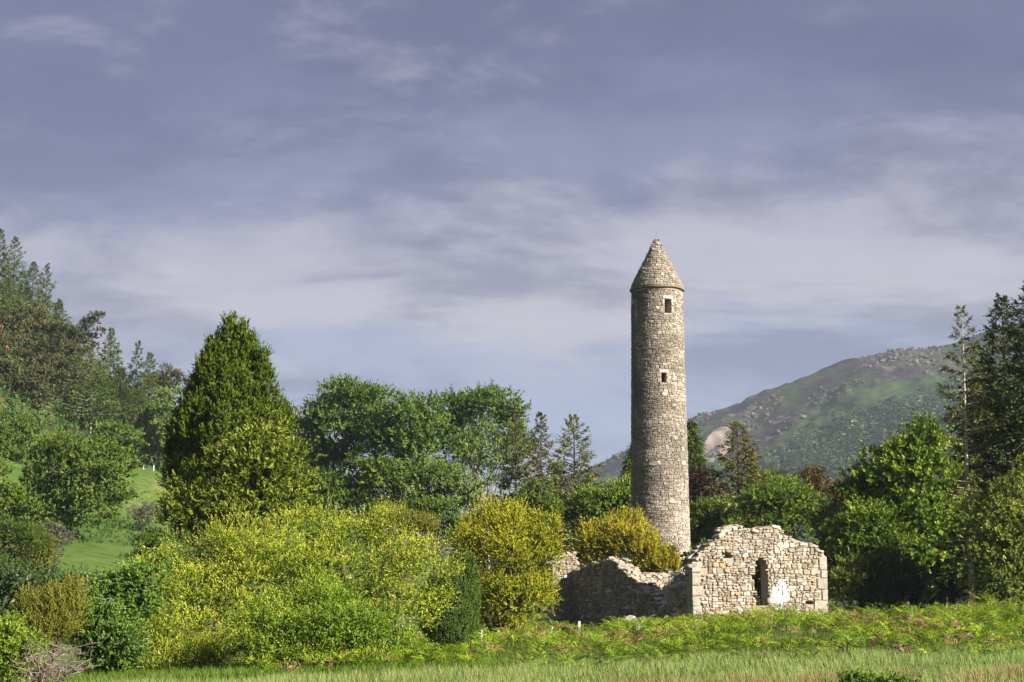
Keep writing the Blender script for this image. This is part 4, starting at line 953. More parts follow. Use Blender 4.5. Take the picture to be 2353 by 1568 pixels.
broadleaf('rhododendron', 'dark glossy rhododendron behind the golden-tipped bushy yew', 'shrub', [(60, 1380, 85, 60), (140, 1375, 75, 50), (210, 1375, 50, 40), (0, 1385, 60, 70)], 74, F_RHODO, 12, clumps=150, clump_r=.65, shoots=10, k=9, lL=.20, lW=.075, trunk_r=.08, shell=.25, low=.5, inner=1.2, tip=.3)
broadleaf('cedar', 'layered light green cedar at the left edge below the field', 'tree', [(25, 1225, 50, 12), (40, 1250, 55, 14), (15, 1280, 60, 16), (45, 1305, 50, 14)], 112, F_LARCH, 13, clumps=110, clump_r=1.0, flatz=.28, shoots=12, k=8, lL=.26, lW=.08, trunk_r=.18, shell=.6, low=.5, inner=.3, up=.1, sl=.6)
plumes('weeping_conifer', 'small grey-green drooping conifer beside the layered cedar', 'tree', [(95, 1275, 36, 48), (80, 1295, 36, 35)], 116, F_OLIVEYEW, 14, n=700, ln=.9, k=10, lL=.22, lW=.07, up=-.5, shell=.3, lump=.1, inner=1, spread=.3, tint=.3)
broadleaf('brownish_shrub', 'thin brownish shrub at the corner of the green field', 'shrub', [(130, 1238, 26, 42), (120, 1270, 22, 30)], 135, F_HAWGREY, 15, clumps=45, clump_r=.8, shoots=9, k=7, lL=.25, lW=.10, trunk_r=.08, shell=.4, inner=.6)
broadleaf('field_tree', 'broad rounded dark green tree standing in the hillside field', 'tree', [(175, 1110, 118, 100), (110, 1090, 75, 80), (230, 1095, 75, 85), (175, 1050, 90, 50), (200, 1165, 100, 60), (110, 1165, 60, 55)], 182, F_OAK, 16, clumps=330, clump_r=1.35, flatz=.5, shoots=13, k=8, lL=.40, lW=.20, trunk_r=.35, shell=.3, low=.6, inner=1.0, limbs=14, body=.8)
broadleaf('edge_tree', 'green broadleaf tree cut by the left edge beside the field tree', 'tree', [(15, 1160, 60, 55), (60, 1195, 45, 45), (-30, 1150, 60, 70)], 150, F_OAK, 17, clumps=120, clump_r=1.1, shoots=12, k=8, lL=.36, lW=.17, trunk_r=.25, shell=.3, low=.5, inner=.8)
broadleaf('slope_tree', 'hazy green broadleaf tree behind the field tree at left edge', 'tree', [(10, 1060, 50, 60), (45, 1090, 40, 50)], 235, F_OAK, 18, clumps=90, clump_r=1.3, shoots=11, k=7, lL=.45, lW=.22, trunk_r=.25, shell=.35, inner=.8)
broadleaf('grey_thorn', 'grey leafless-looking thorn bush on the hillside field', 'shrub', [(338, 1185, 38, 28), (325, 1195, 25, 20)], 215, F_HAWGREY, 19, clumps=60, clump_r=.9, shoots=9, k=7, lL=.26, lW=.08, trunk_r=.1, shell=.4, inner=.6, low=.6)
broadleaf('field_shrub', 'small green shrub on the field beside the tall cypress', 'shrub', [(350, 1270, 32, 40), (340, 1300, 40, 30)], 130, F_OAK, 20, clumps=60, clump_r=.7, shoots=10, k=7, lL=.26, lW=.12, trunk_r=.08, shell=.35, inner=.8)

# white elder flower heads, part of nobody: tiny umbels joined to the bush
def elder_flowers():
    rng = np.random.default_rng(5); lobes = px_lobes([(265, 1400, 80, 86), (225, 1460, 80, 86, -1), (310, 1360, 60, 56), (250, 1500, 94, 64, -1)], 62, .62)
    P, O = lobe_points(rng, lobes, 170, .05, None, .2); P = P[O[:, 1] < .3]; O = O[:len(P)]
    lf = Leaves(); m = len(P)
    for k in range(9):
        a = k * .7; off = np.array([math.cos(a), math.sin(a), 0]) * .035
        D = unit(np.tile([math.cos(a), math.sin(a), .15], (m, 1))); lf.add(P + off, D, np.tile([0, -.3, 1.], (m, 1)), .06, .05, .5)
    root = [o for o in bpy.data.objects if o.name == 'elder_bush'][0]
    o = lf.build('flower_heads', F_FLOWER, root, root.location); o['kind'] = 'stuff'
elder_flowers()

# ------------------------------------------------------------------ centre: ash trees, spruces
ash = dict(clump_r=1.7, flatz=.5, shoots=16, k=9, lL=.46, lW=.22, sub=9, subsize=(.27, .40), body=.82, trunk_r=.38, limbs=14, sl=.55, upb=.6)
broadleaf('ash_tree', 'tallest domed ash just right of the tall cypress', 'tree', [(800, 960, 105, 70), (770, 1000, 90, 80), (850, 985, 80, 70), (745, 1060, 60, 70), (810, 930, 60, 40)], 205, F_ASH, 30, clumps=250, shell=.35, low=.5, inner=1.1, **ash)
broadleaf('ash_tree', 'middle ash of the crowns between cypress and spruces', 'tree', [(930, 985, 75, 65), (905, 1030, 75, 70), (960, 1040, 65, 75)], 198, F_ASH, 31, clumps=190, shell=.35, low=.5, inner=1.1, **ash)
broadleaf('ash_tree', 'domed ash with sky showing through beside the spruces', 'tree', [(1110, 970, 95, 62), (1060, 990, 75, 70), (1165, 985, 56, 62), (1110, 938, 65, 32), (1030, 1040, 60, 60), (1180, 1040, 45, 50)], 208, F_ASH, 32, clumps=200, shell=.35, low=.35, inner=.45, **ash)
broadleaf('slender_ash', 'thin pale green tree full of sky gaps before the ash crowns', 'tree', [(1120, 1060, 70, 70), (1140, 1010, 45, 50), (1100, 1110, 60, 45), (1160, 1100, 45, 50)], 190, F_ASH_PALE, 33, clumps=130, clump_r=1.25, flatz=.5, shoots=11, k=8, lL=.38, lW=.15, trunk_r=.18, shell=.6, low=.6, inner=0, bark=BARK_GREY, limbs=14)
broadleaf('ash_tree', 'small low ash crown in shade beside the tall cypress', 'tree', [(700, 1000, 38, 50), (690, 1060, 42, 55), (730, 1110, 50, 60)], 212, F_ASH, 34, clumps=90, shell=.4, inner=.7, **ash)
broadleaf('understorey_tree', 'bushy green tree in front of the ash trunks', 'tree', [(870, 1120, 85, 60), (830, 1140, 60, 60), (930, 1130, 70, 55)], 178, F_OAK, 35, clumps=150, clump_r=1.3, shoots=12, k=8, lL=.42, lW=.2, trunk_r=.2, shell=.35, inner=.8, low=.5)
broadleaf('understorey_tree', 'lower green tree between the ash trunks and the golden yew', 'tree', [(1000, 1110, 75, 65), (1040, 1150, 70, 45), (960, 1165, 70, 40)], 172, F_ASH_PALE, 36, clumps=150, clump_r=1.25, shoots=12, k=8, lL=.40, lW=.18, trunk_r=.18, shell=.35, inner=.7, low=.5)
broadleaf('understorey_tree', 'dark shaded tree at the foot of the tallest ash', 'tree', [(760, 1150, 70, 50), (720, 1160, 50, 50), (820, 1170, 70, 40)], 190, F_OAK, 37, clumps=120, clump_r=1.3, shoots=12, k=8, lL=.42, lW=.2, trunk_r=.2, shell=.4, inner=.9, low=.5)
broadleaf('round_bush', 'low rounded green bush behind the olive yew', 'shrub', [(990, 1200, 70, 40), (1040, 1230, 60, 45), (940, 1195, 50, 32), (860, 1200, 45, 32)], 140, F_OAK, 38, clumps=130, clump_r=.9, shoots=11, k=8, lL=.30, lW=.14, trunk_r=.1, shell=.35, inner=.9, low=.4)
sp = dict(branches=170, tw=13, k=7, lL=.48, lW=.18, twl=.5)
spruce('spruce', 'left of the three dark spruces beside the ash trees', 1186, 945, 88, 178, F_SPRUCE, 40, **sp)
spruce('spruce', 'middle slim spruce of the three beside the ash trees', 1242, 950, 92, 181, F_SPRUCE_RUST, 41, tintm=.45, **sp)
spruce('spruce', 'right and broadest of the three spruces beside the ash trees', 1318, 958, 118, 172, F_SPRUCE, 42, tintm=.6, power=.7, **sp)
broadleaf('young_tree', 'small rounded dark green conifer-like tree below the spruces', 'tree', [(1230, 1155, 42, 48), (1230, 1190, 55, 40)], 150, F_OAK, 43, clumps=90, clump_r=.85, shoots=11, k=8, lL=.28, lW=.11, trunk_r=.1, shell=.35, inner=.9, up=.6)
broadleaf('green_thicket', 'fresh green thicket left of the round tower', 'tree', [(1400, 1165, 70, 42), (1340, 1185, 60, 45), (1430, 1150, 40, 35), (1290, 1200, 50, 40)], 152, F_MAPLE, 44, clumps=150, clump_r=1.0, shoots=12, k=8, lL=.32, lW=.15, trunk_r=.15, shell=.35, inner=.9, low=.4)
def column_cypress(px, top, half, bot, Y, seed, label):
    h = bot - top
    plumes('column_cypress', label, 'tree', [(px, top + h * f, half * r, h * .22) for f, r in ((.2, .42), (.36, .66), (.54, .86), (.72, 1.), (.9, 1.)) for _ in (0,)] + [(px, top + h * .11, half * .22, h * .12)], Y, F_CYPRESS, seed, n=1000, ln=1.0, k=9, lL=.4, lW=.13, up=-.1, upright=.2, shell=.12, lump=.06, spread=.3, tip=.25, inner=.8, low=.6, stems=3, sag=.5, tint=.4)
column_cypress(1588, 968, 44, 1180, 186, 45, 'slim green cypress peeping out right of the round tower')
column_cypress(1458, 1018, 38, 1180, 190, 46, 'dark cypress half hidden behind the round tower at left')
broadleaf('purple_tree', 'dark purple-leaved tree just right of the tower', 'tree', [(1608, 1125, 42, 40), (1590, 1150, 40, 35), (1630, 1160, 35, 30)], 168, F_PURPLE, 47, clumps=90, clump_r=1.0, shoots=12, k=8, lL=.32, lW=.15, trunk_r=.15, shell=.35, inner=.9, low=.5)
spruce('spruce', 'bronze-tinged spruce standing right of the round tower', 1693, 975, 104, 160, F_SPRUCE_RUST, 48, branches=170, tw=13, k=7, lL=.46, lW=.18, twl=.5, power=.62, tintm=.55, f0=.03)
th = dict(clump_r=.95, flatz=.28, subflat=.4, subsize=(.32, .5), sub=9, shoots=14, k=9, lL=.27, lW=.12, trunk_r=.2, upb=.9, up=.15, sl=.65, limbs=14)
broadleaf('thorn_tree', 'flat-topped spreading green thorn tree behind the church gable', 'tree', [(1790, 1190, 90, 55), (1740, 1170, 60, 40), (1850, 1200, 55, 55), (1800, 1150, 70, 35), (1760, 1225, 80, 45)], 138, F_THORN, 49, clumps=230, shell=.3, low=.45, inner=.6, **th)
broadleaf('thorn_tree', 'dark green spreading tree between tower and church gable', 'tree', [(1640, 1215, 60, 45), (1600, 1200, 50, 40), (1680, 1190, 50, 35), (1610, 1250, 55, 40)], 143, F_OAK, 50, clumps=150, shell=.35, low=.5, inner=.8, **th)
broadleaf('copper_tree', 'copper brown tree in front of the mountain', 'tree', [(1893, 1130, 58, 42), (1870, 1155, 45, 40), (1920, 1160, 40, 45), (1890, 1190, 40, 35)], 205, F_BEECH_BROWN, 51, clumps=130, clump_r=1.15, flatz=.45, shoots=12, k=8, lL=.38, lW=.18, trunk_r=.25, shell=.35, inner=.8, low=.5)
broadleaf('green_thicket', 'pale green tree tops right of the bronze-tinged spruce', 'tree', [(1770, 1135, 50, 35), (1810, 1145, 45, 32), (1745, 1115, 30, 30)], 175, F_MAPLE, 52, clumps=80, clump_r=1.1, shoots=12, k=8, lL=.36, lW=.17, trunk_r=.15, shell=.4, inner=.9)
broadleaf('small_pine', 'small dark pine top between thorn tree and copper tree', 'tree', [(1800, 1107, 22, 18), (1812, 1120, 26, 18)], 230, F_PINE, 53, clumps=30, clump_r=1.0, shoots=12, k=8, lL=.4, lW=.1, trunk_r=.15, shell=.5, inner=.9)
# ------------------------------------------------------------------ right side
broadleaf('maple', 'tall fresh green maple left of the dark conifers', 'tree', [(2065, 1082, 75, 58), (2110, 1042, 50, 55), (2010, 1125, 60, 52), (2080, 1130, 100, 80), (1990, 1180, 60, 60), (2100, 1220, 110, 100), (2120, 990, 30, 18)], 105.5, F_MAPLE, 60, body=.8, clumps=330, clump_r=1.0, flatz=.5, shoots=13, k=8, lL=.30, lW=.20, trunk_r=.3, shell=.3, inner=.7, low=.5, limbs=14)
broadleaf('rowan', 'rounded bright green tree right of the church gable', 'tree', [(1995, 1225, 75, 65), (2030, 1260, 65, 60), (1960, 1280, 55, 60), (1945, 1240, 45, 50)], 103.2, F_MAPLE, 61, body=.82, clumps=230, clump_r=.8, flatz=.5, shoots=13, k=9, lL=.24, lW=.10, trunk_r=.18, shell=.3, inner=.8, low=.5)
broadleaf('shade_tree', 'dark shaded broadleaf mass behind the church and maple', 'tree', [(1930, 1260, 55, 90), (1915, 1330, 50, 70), (2130, 1240, 80, 110), (2180, 1310, 70, 90), (2060, 1330, 110, 70)], 121, F_OAK, 62, clumps=230, clump_r=1.1, shoots=12, k=8, lL=.32, lW=.15, trunk_r=.25, shell=.35, inner=1.2, low=.6)
broadleaf('backing_bush', 'dark green bush seen through the church window gap', 'shrub', [(1755, 1330, 75, 60), (1690, 1320, 60, 55), (1820, 1330, 55, 60), (1610, 1300, 60, 55), (1870, 1320, 50, 60)], 129, F_OAK, 122, clumps=170, clump_r=.9, shoots=10, k=7, lL=.32, lW=.15, trunk_r=.1, shell=.4, inner=1.2, low=.7)
broadleaf('holly_bush', 'olive leafy bush at the right corner of the church', 'shrub', [(1945, 1335, 50, 45), (1930, 1375, 42, 45), (1975, 1380, 42, 40)], 100.5, F_BIRCH, 63, clumps=110, clump_r=.6, shoots=11, k=8, lL=.20, lW=.08, trunk_r=.08, shell=.3, inner=1.2, low=.6, tspread=.12)
plumes('dark_yew', 'broad blackish upright yew right of the church', 'shrub', [(2050, 1370, 72, 105), (2000, 1385, 45, 80), (2105, 1385, 45, 75)], 99.8, F_DARKYEW, 64, n=1700, ln=.9, k=9, lL=.16, lW=.06, up=2.2, upright=.6, shell=.2, lump=.08, lump_s=.5, inner=1.0, spread=.14, tip=.5, low=.7, tint=.45)
plumes('dark_yew', 'narrow blackish yew spires near the right bracken', 'shrub', [(2160, 1375, 26, 85), (2185, 1385, 22, 80), (2150, 1395, 30, 60)], 98, F_DARKYEW, 65, n=800, ln=.8, k=9, lL=.16, lW=.06, up=2.4, upright=.7, shell=.25, lump=.1, lump_s=.4, inner=1., spread=.12, tip=.5, low=.7, tint=.45)
spruce('tall_spruce', 'tall thin spruce with pale bare trunk on the right', 2207, 703, 96, 109, F_SPRUCE, 66, branches=125, f0=.20, tw=14, k=8, lL=.30, lW=.11, twl=.5, droop=.25, tipup=.2, up0=.06, ragged=.55, power=.75, bark=BARK_PALE, trunk_r=.24, tintm=.55, hang=.45)
spruce('tall_spruce', 'dense dark spruce at right behind the pale-trunked one', 2300, 684, 128, 113, F_SPRUCE_DK, 67, branches=200, f0=.03, tw=19, k=7, lL=.38, lW=.18, twl=.55, droop=.35, ragged=.3, power=.62, tintm=.5, hang=.8)
spruce('tall_spruce', 'tallest dark spruce cut by the right edge', 2366, 652, 130, 108, F_SPRUCE_DK, 68, branches=200, f0=.03, tw=19, k=7, lL=.38, lW=.18, twl=.55, droop=.4, ragged=.3, power=.6, tintm=.5, hang=.9)
spruce('tall_spruce', 'shorter dark spruce behind the willow at right', 2262, 840, 120, 118, F_SPRUCE_DK, 69, branches=200, f0=.03, tw=19, k=7, lL=.38, lW=.18, twl=.55, droop=.4, ragged=.3, power=.55, hang=.8)
broadleaf('willow', 'olive yellow willow at the right edge under the spruces', 'tree', [(2310, 1160, 80, 60), (2270, 1230, 75, 80), (2340, 1260, 90, 100), (2250, 1320, 65, 80), (2330, 1350, 80, 60), (2370, 1120, 50, 50)], 96, F_BIRCH, 70, body=.8, clumps=330, clump_r=.85, flatz=.7, shoots=13, k=9, lL=.22, lW=.085, trunk_r=.2, shell=.3, inner=.9, low=.6, up=-.1, limbs=14)

# ------------------------------------------------------------------ wooded hill on the left
lt = dict(branches=115, tw=9, k=5, lL=.90, lW=.27, hang=.7, power=.95)
H = 'conifers on the left hill'
def larch(label, px, top, half, Y, seed, mat=F_LARCH, **kw):
    a = dict(lt); a.update(kw); spruce('larch' if mat is F_LARCH else 'fir', label, px, top, half, Y, mat, seed, **a)
def pine(label, specs, Y, seed, base_px=None, clumps=60, **kw):
    a = dict(clump_r=1.6, flatz=.5, shoots=15, k=7, lL=.8, lW=.24, trunk_r=.28, shell=.55, inner=.5, low=.5, bark=BARK_PINE, limbs=9, upb=.4); a.update(kw)
    broadleaf('scots_pine', label, 'tree', specs, Y, F_PINE, seed, clumps=clumps, base_px=base_px, **a)
larch('highest larch at the left edge of the wooded hill', 2, 527, 62, 396, 80, mat=F_SPRUCE_DK, tintm=.6)
larch('pointed larch second from the left edge on the hilltop', 36, 546, 76, 392, 81)
larch('hilltop larch with broad skirts, third from the left edge', 78, 604, 78, 384, 82, tintm=.4)
larch('slender open fir at the right of the hilltop larches', 110, 606, 59, 378, 83, mat=F_SPRUCE_DK, branches=80, ragged=.5, tintm=.7)
larch('pale larch below the hilltop larches at left edge', 18, 640, 94, 366, 84, tintm=.65)
larch('green larch filling the slope under the slender fir', 85, 690, 84, 362, 85, tintm=.65)
larch('larch on the right shoulder of the hilltop group', 138, 690, 59, 366, 86)
pine('pine with pinkish bare limbs high on the left slope', [(75, 735, 45, 22), (50, 760, 45, 25), (95, 770, 35, 22), (70, 800, 40, 24)], 338, 87, 75)
pine('dark pine at the left edge of the middle slope', [(10, 750, 40, 35), (0, 800, 45, 35), (25, 840, 40, 35)], 335, 88, 12)
pine('ragged leaning pine standing out against the sky', [(225, 728, 14, 8), (212, 745, 18, 9), (222, 762, 15, 8), (205, 778, 20, 10), (195, 800, 26, 14), (178, 770, 30, 16)], 352, 89, 205, clumps=46, clump_r=1.1)
pine('brownish pine left of the leaning pine', [(150, 780, 40, 25), (135, 815, 45, 30), (170, 820, 35, 30)], 340, 90, 150)
pine('broad dark pine in the middle of the left slope', [(115, 840, 50, 30), (120, 890, 52, 40), (100, 930, 50, 30), (145, 930, 45, 35)], 318, 91, 118, clumps=90)
pine('brown-green pine low at the left edge of the wood', [(20, 870, 45, 35), (35, 920, 50, 40), (5, 960, 45, 35), (50, 960, 35, 25)], 305, 92, 30, clumps=90)
pine('tall-stemmed pine at the front of the wood', [(70, 880, 35, 30), (75, 930, 40, 30), (70, 965, 35, 22)], 300, 93, 72, bark=BARK_GREY)
larch('bright green larch right of the leaning pine', 256, 755, 54, 345, 94, mat=F_LARCH, tintm=.6)
larch('big mid-green larch in front of the leaning pine', 200, 800, 101, 322, 95, f0=.2, tintm=.55)
larch('long-trunked larch at the front edge of the wood', 212, 880, 89, 308, 96, f0=.28, bark=BARK_GREY, trunk_r=.34, tintm=.45)
larch('broken-topped larch with a crooked leader', 312, 785, 51, 334, 97, lean=.03, ragged=.6, branches=80)
larch('rounded larch right of the crooked larch', 345, 812, 70, 330, 98, tintm=.6)
larch('drooping larch below the crooked larch', 320, 880, 84, 316, 99, f0=.12, tintm=.45)
pine('flat dark pine just left of the tall cypress', [(378, 868, 30, 14), (392, 885, 26, 14), (370, 895, 34, 18)], 342, 100, 375, clumps=36)
larch('shaded larch left of the crooked larch', 280, 850, 61, 322, 101, mat=F_SPRUCE_DK)
larch('lowest larch of the wood near the field fence', 348, 930, 65, 306, 102, f0=.2, bark=BARK_GREY, trunk_r=.3)
broadleaf('hill_broadleaf', 'light green broadleaf tree beside the tall cypress on the slope', 'tree', [(390, 950, 38, 50), (375, 1000, 45, 45), (400, 1020, 45, 40)], 302, F_ASH_PALE, 103, clumps=90, clump_r=1.5, shoots=12, k=7, lL=.6, lW=.27, trunk_r=.22, shell=.4, inner=.9, bark=BARK_GREY)
broadleaf('hill_broadleaf', 'dark bushy broadleaf at the foot of the wood', 'tree', [(272, 1010, 40, 32), (250, 1000, 35, 28), (300, 1030, 30, 25)], 290, F_OAK, 104, clumps=70, clump_r=1.3, shoots=11, k=7, lL=.55, lW=.25, trunk_r=.15, shell=.4, inner=.9)
broadleaf('hill_broadleaf', 'green undergrowth tree at the left edge under the pines', 'tree', [(20, 1010, 45, 30), (60, 1000, 35, 22)], 248, F_OAK, 105, clumps=70, clump_r=1.3, shoots=11, k=7, lL=.55, lW=.25, trunk_r=.15, shell=.4, inner=.9)
larch('dark fir deep in the wood behind the pines', 50, 820, 81, 345, 106, mat=F_SPRUCE_DK)
larch('dark fir deep in the wood beside the big larch', 160, 860, 81, 345, 107, mat=F_SPRUCE_DK)

# ------------------------------------------------------------------ mountain: boulders and plantation
def mountain_cover():
    rng = np.random.default_rng(9)
    M_ROCK = stone_mat('mountain_rock', [(0, (.035, .030, .032)), (.5, (.065, .058, .060)), (1, (.13, .118, .118))], lich=(.66, .9), nscale=.3, lichen=(.15, .14, .14))  # rock colour darkened along with the slope, for the same cloud shadow
    n = 30000; X = rng.uniform(40, 640, n); Y = rng.uniform(1150, 1810, n); Z = mountain_z(X, Y)
    px, py = mount_px(X, Y, Z); rl = np.interp(px, [p for p, q in ridge], [q for p, q in ridge])
    dr = py - rl; nz = fbm(X / 55, Y / 55, 77, 4)
    lim = np.interp(px, [1380, 1600, 1750, 1850, 2000, 2350], [40, 90, 130, 110, 70, 80])
    p = np.clip((nz - .50) * 8, 0, 1) * np.clip(1.25 - dr / lim, 0, 1) * (px > 1380) * (px < 2450) * (dr > 1)
    ok = rng.random(n) < p * .9; X, Y, Z = X[ok][:1500], Y[ok][:1500], Z[ok][:1500]; m = len(X)
    size = np.minimum(rng.gamma(1.3, .5, m) + .35, 2.6)
    Vs = []
    for i in range(m):
        a = rng.uniform(0, 6.28); e1 = np.array([math.cos(a), math.sin(a), rng.normal(0, .2)]); e1 /= np.linalg.norm(e1); e3 = unit(np.array([rng.normal(0, .25), -.25 + rng.normal(0, .25), 1.])); e2 = unit(np.cross(e3, e1)); e1 = np.cross(e2, e3)
        s = size[i] * np.array([rng.uniform(.7, 1.5), rng.uniform(.6, 1.1), rng.uniform(.45, 1.0)])
        Vs.append(block_verts(rng, (X[i], Y[i], Z[i] + s[2] * .25), [e1, e2, e3], s, .55, .2))
    t = np.clip(rng.normal(.5, .25, m), 0, 1); order = np.argsort(-size)
    for i in order[:160]:
        c = Vs[i].mean(0); make_mesh('boulder', Vs[i] - c, BK_Q, BK_T, mat=M_ROCK, parent=mount, tint=np.full(len(BK_Q) + len(BK_T), t[i]), loc=c)
    r = order[160:]; blocks_joined('small_boulders', [Vs[i] for i in r], t[r], M_ROCK, mount, (0, 0, 0))
    # plantation: one dark mass of conifers on the lower slope
    n = 15000; X = rng.uniform(60, 800, n); Y = rng.uniform(860, 1700, n); Z = mountain_z(X, Y); px, py = mount_px(X, Y, Z)
    fl = np.interp(px, [1300, 1580, 1640, 1700, 1800, 1900, 2000, 2100, 2200, 2400], [1400, 1130, 1095, 1065, 1015, 985, 950, 905, 870, 820]) + (fbm(X / 60, Y / 60, 31, 4) - .5) * 80
    ok = (py > fl) & (px > 1560) & (px < 2420) & (py < 1230); ok &= rng.random(n) < np.clip((py - fl) / 25 + .25, 0, 1)
    X, Y, Z = X[ok], Y[ok], Z[ok]; m = len(X)
    h = rng.uniform(9, 17, m); w = h * rng.uniform(.20, .32, m); lf = Leaves(); tt = np.clip(.42 + rng.normal(0, .24, m) + (fbm(X / 70, Y / 70, 55, 3) - .5) * 1.1, 0, 1)
    k = 20
    for j in range(k):
        f = (j + .5) / k; a = rng.uniform(0, 6.28, m); rr = w * (1 - f) ** .8
        base = np.stack([X + .15 * rr * np.cos(a), Y + .15 * rr * np.sin(a), Z + h * (.06 + .94 * f)], 1)
        D = unit(np.stack([np.cos(a), np.sin(a), -.45 + .9 * f + rng.normal(0, .2, m)], 1)); Nn = unit(np.stack([rng.normal(0, .4, m) + .2 * np.cos(a), rng.normal(0, .4, m) + .2 * np.sin(a), np.ones(m)], 1))
        lf.add(base, D, Nn, rr * 1.15 + .5, rr * .9 + .5, tt + rng.normal(0, .06, m), fold=-.15, wide=.55)
    o = lf.build('plantation', F_FOREST); tag(o, 'dark conifer plantation covering the lower slope of the mountain', 'forest', kind='stuff')
    print('boulders', len(Vs), 'plantation trees', m)
mountain_cover()

# ------------------------------------------------------------------ bracken, grass, tussocks
def bracken():
    rng = np.random.default_rng(12); n = 8400
    X = rng.uniform(-16, 46, n); Y = 49 + 45 * rng.random(n)
    edge = 54.5 + (fbm(X / 3.5, X * 0 + 3, 4, 4, .6) - .5) * 11 - np.clip(X, -20, 20) * .12
    ok = (Y > edge) & (X > -.31 * Y * .45 - 1) & (X < .33 * Y + 5)
    cl = fbm(X / 2.6, Y / 2.6, 8, 4); ok &= rng.random(n) < np.clip((cl - .32) * 4, .25, 1)
    RT = R(25); rel = np.stack([X - 10.26, Y - 95], 1); ins = (rel @ np.array([-math.sin(RT), math.cos(RT)]) > -.3); ok &= ~(ins & (rel @ np.array([math.cos(RT), math.sin(RT)]) > -.2)); ok &= ~((Y > 88) & (X < 10) & (rng.random(n) < .3))
    X, Y, cl = X[ok], Y[ok], cl[ok]; m = len(X); Z = ground(X, Y)
    hh = np.clip(.72 + (cl - .5) * 2.2 + (fbm(X / 5.5, Y / 9, 88, 2) - .5) * 1.3 + rng.normal(0, .14, m), .3, 1.6) * np.interp(Y - edge[ok], [0, 3, 8], [.6, .95, 1.15])
    hh = hh * np.where(Y > 74, np.interp(X, [3, 9, 11.5, 14, 18, 30], [.62, .62, .85, 1.25, 1.15, 1.15]), 1)
    lf = Leaves(); dead = Leaves()
    az = rng.uniform(0, 6.28, m); lean = rng.uniform(.15, .5, m)
    A = unit(np.stack([np.cos(az) * lean, np.sin(az) * lean, np.ones(m)], 1)); P0 = np.stack([X, Y, Z], 1)
    top = P0 + A * (hh * .55)[:, None]
    dm = rng.random(m) < np.where(fbm(X / 2.3, Y / 2.3, 19, 3) > .60, .5, .03)
    # a frond: rachis arching outwards with pairs of pinnae
    for fr in range(3):
        a2 = az + fr * 2.1 + rng.normal(0, .4, m); D = unit(np.stack([np.cos(a2), np.sin(a2), rng.uniform(.35, 1.2, m)], 1))
        fl = unit(np.cross(np.cross(D, np.tile([0, 0, 1.], (m, 1))), D) + rng.normal(0, .45, (m, 3)))
        ln = (.55 + .40 * hh) * rng.uniform(.7, 1.15, m); cv = np.tile([0, 0, -.35], (m, 1))
        tt = .45 + (cl - .5) * .6 + rng.normal(0, .14, m)
        for L_, sel in ((lf, ~dm), (dead, dm)):
            if sel.any(): L_.shoots(rng, top[sel], D[sel], ln[sel], 17, .27, .048, ang=1.2, tint=tt[sel], tip_tint=.3, flat=fl[sel], curve=cv[sel], taper=.8, jit=.15, t0=.12)
    lf.add(P0, A, unit(rng.normal(size=(m, 3))), hh * .75, .03, .3)
    o = lf.build('bracken', F_BRACKEN); tag(o, 'belt of green bracken between the grass and the church', 'bracken', kind='stuff')
    o = dead.build('dead_bracken', F_DEADFERN); tag(o, 'brown dead bracken fronds scattered in the green bracken', 'bracken', kind='stuff')
    print('bracken', lf.count(), dead.count())
bracken()
def grass():
    rng = np.random.default_rng(21); n = 110000
    Y = 34 + 29 * rng.random(n) ** .85; X = rng.uniform(-.34, .36, n) * Y + rng.uniform(-2, 2, n)
    edge = 59 + (fbm(X / 3.5, X * 0 + 3, 4, 4, .6) - .5) * 9 - np.clip(X, -20, 20) * .12; ok = Y < edge; X, Y = X[ok], Y[ok]; m = len(X)
    pat = fbm(X / 2.2, Y / 2.2, 14, 4); Z = ground(X, Y); h = (.30 + (pat - .5) * .45 + rng.normal(0, .07, m)).clip(.1, .7)
    dry = np.clip((fbm(X / 1.4, Y / 2.0, 44, 3) - .50) * 6, 0, 1) * np.interp(Y, [39, 43, 48], [1, .75, .12])
    az = rng.uniform(0, 6.28, m); wd = .35; D = unit(np.stack([np.cos(az) * .35 - .12, np.sin(az) * .35, np.ones(m)], 1)); Nn = unit(np.stack([rng.normal(0, .6, m), -np.ones(m), rng.normal(0, .3, m) + .5], 1))
    w = np.interp(Y, [36, 72], [.022, .035])
    isd = rng.random(m) < dry * .4
    for sel, nm, mat, lab in ((~isd, 'grass', F_GRASS, 'long green meadow grass along the bottom of the picture'), (isd, 'dry_grass', F_DRY, 'straw-coloured dry grass tufts along the bottom edge')):
        lf = Leaves(); tt = .42 + (pat[sel] - .5) * .7 + rng.normal(0, .13, sel.sum())
        S = unit(np.stack([np.ones(m), rng.normal(0, .5, m), np.zeros(m)], 1))[sel]
        lf.blades(np.stack([X, Y, Z], 1)[sel], D[sel], S, h[sel] * np.where(isd[sel], 1.15, 1.), w[sel] * 1.15, tt)
        o = lf.build_blades(nm, mat); tag(o, lab, 'grass', kind='stuff')
    # rank grass at the feet of the shrubs
    m2 = 16000; Y2 = rng.uniform(54, 64, m2); X2 = rng.uniform(-16, 0, m2); h2 = rng.uniform(.25, .6, m2); a2 = rng.uniform(0, 6.28, m2)
    lf = Leaves(); lf.add(np.stack([X2, Y2, ground(X2, Y2)], 1), unit(np.stack([np.cos(a2) * .4, np.sin(a2) * .4, np.ones(m2)], 1)), unit(np.stack([rng.normal(0, .5, m2), -np.ones(m2), .5 + 0 * X2], 1)), h2, .03, .12 + rng.normal(0, .15, m2), fold=.05, wide=.3)
    tag(lf.build('rank_grass', F_BRACKEN), 'taller weedy grass at the feet of the front shrubs', 'grass', kind='stuff')
grass()
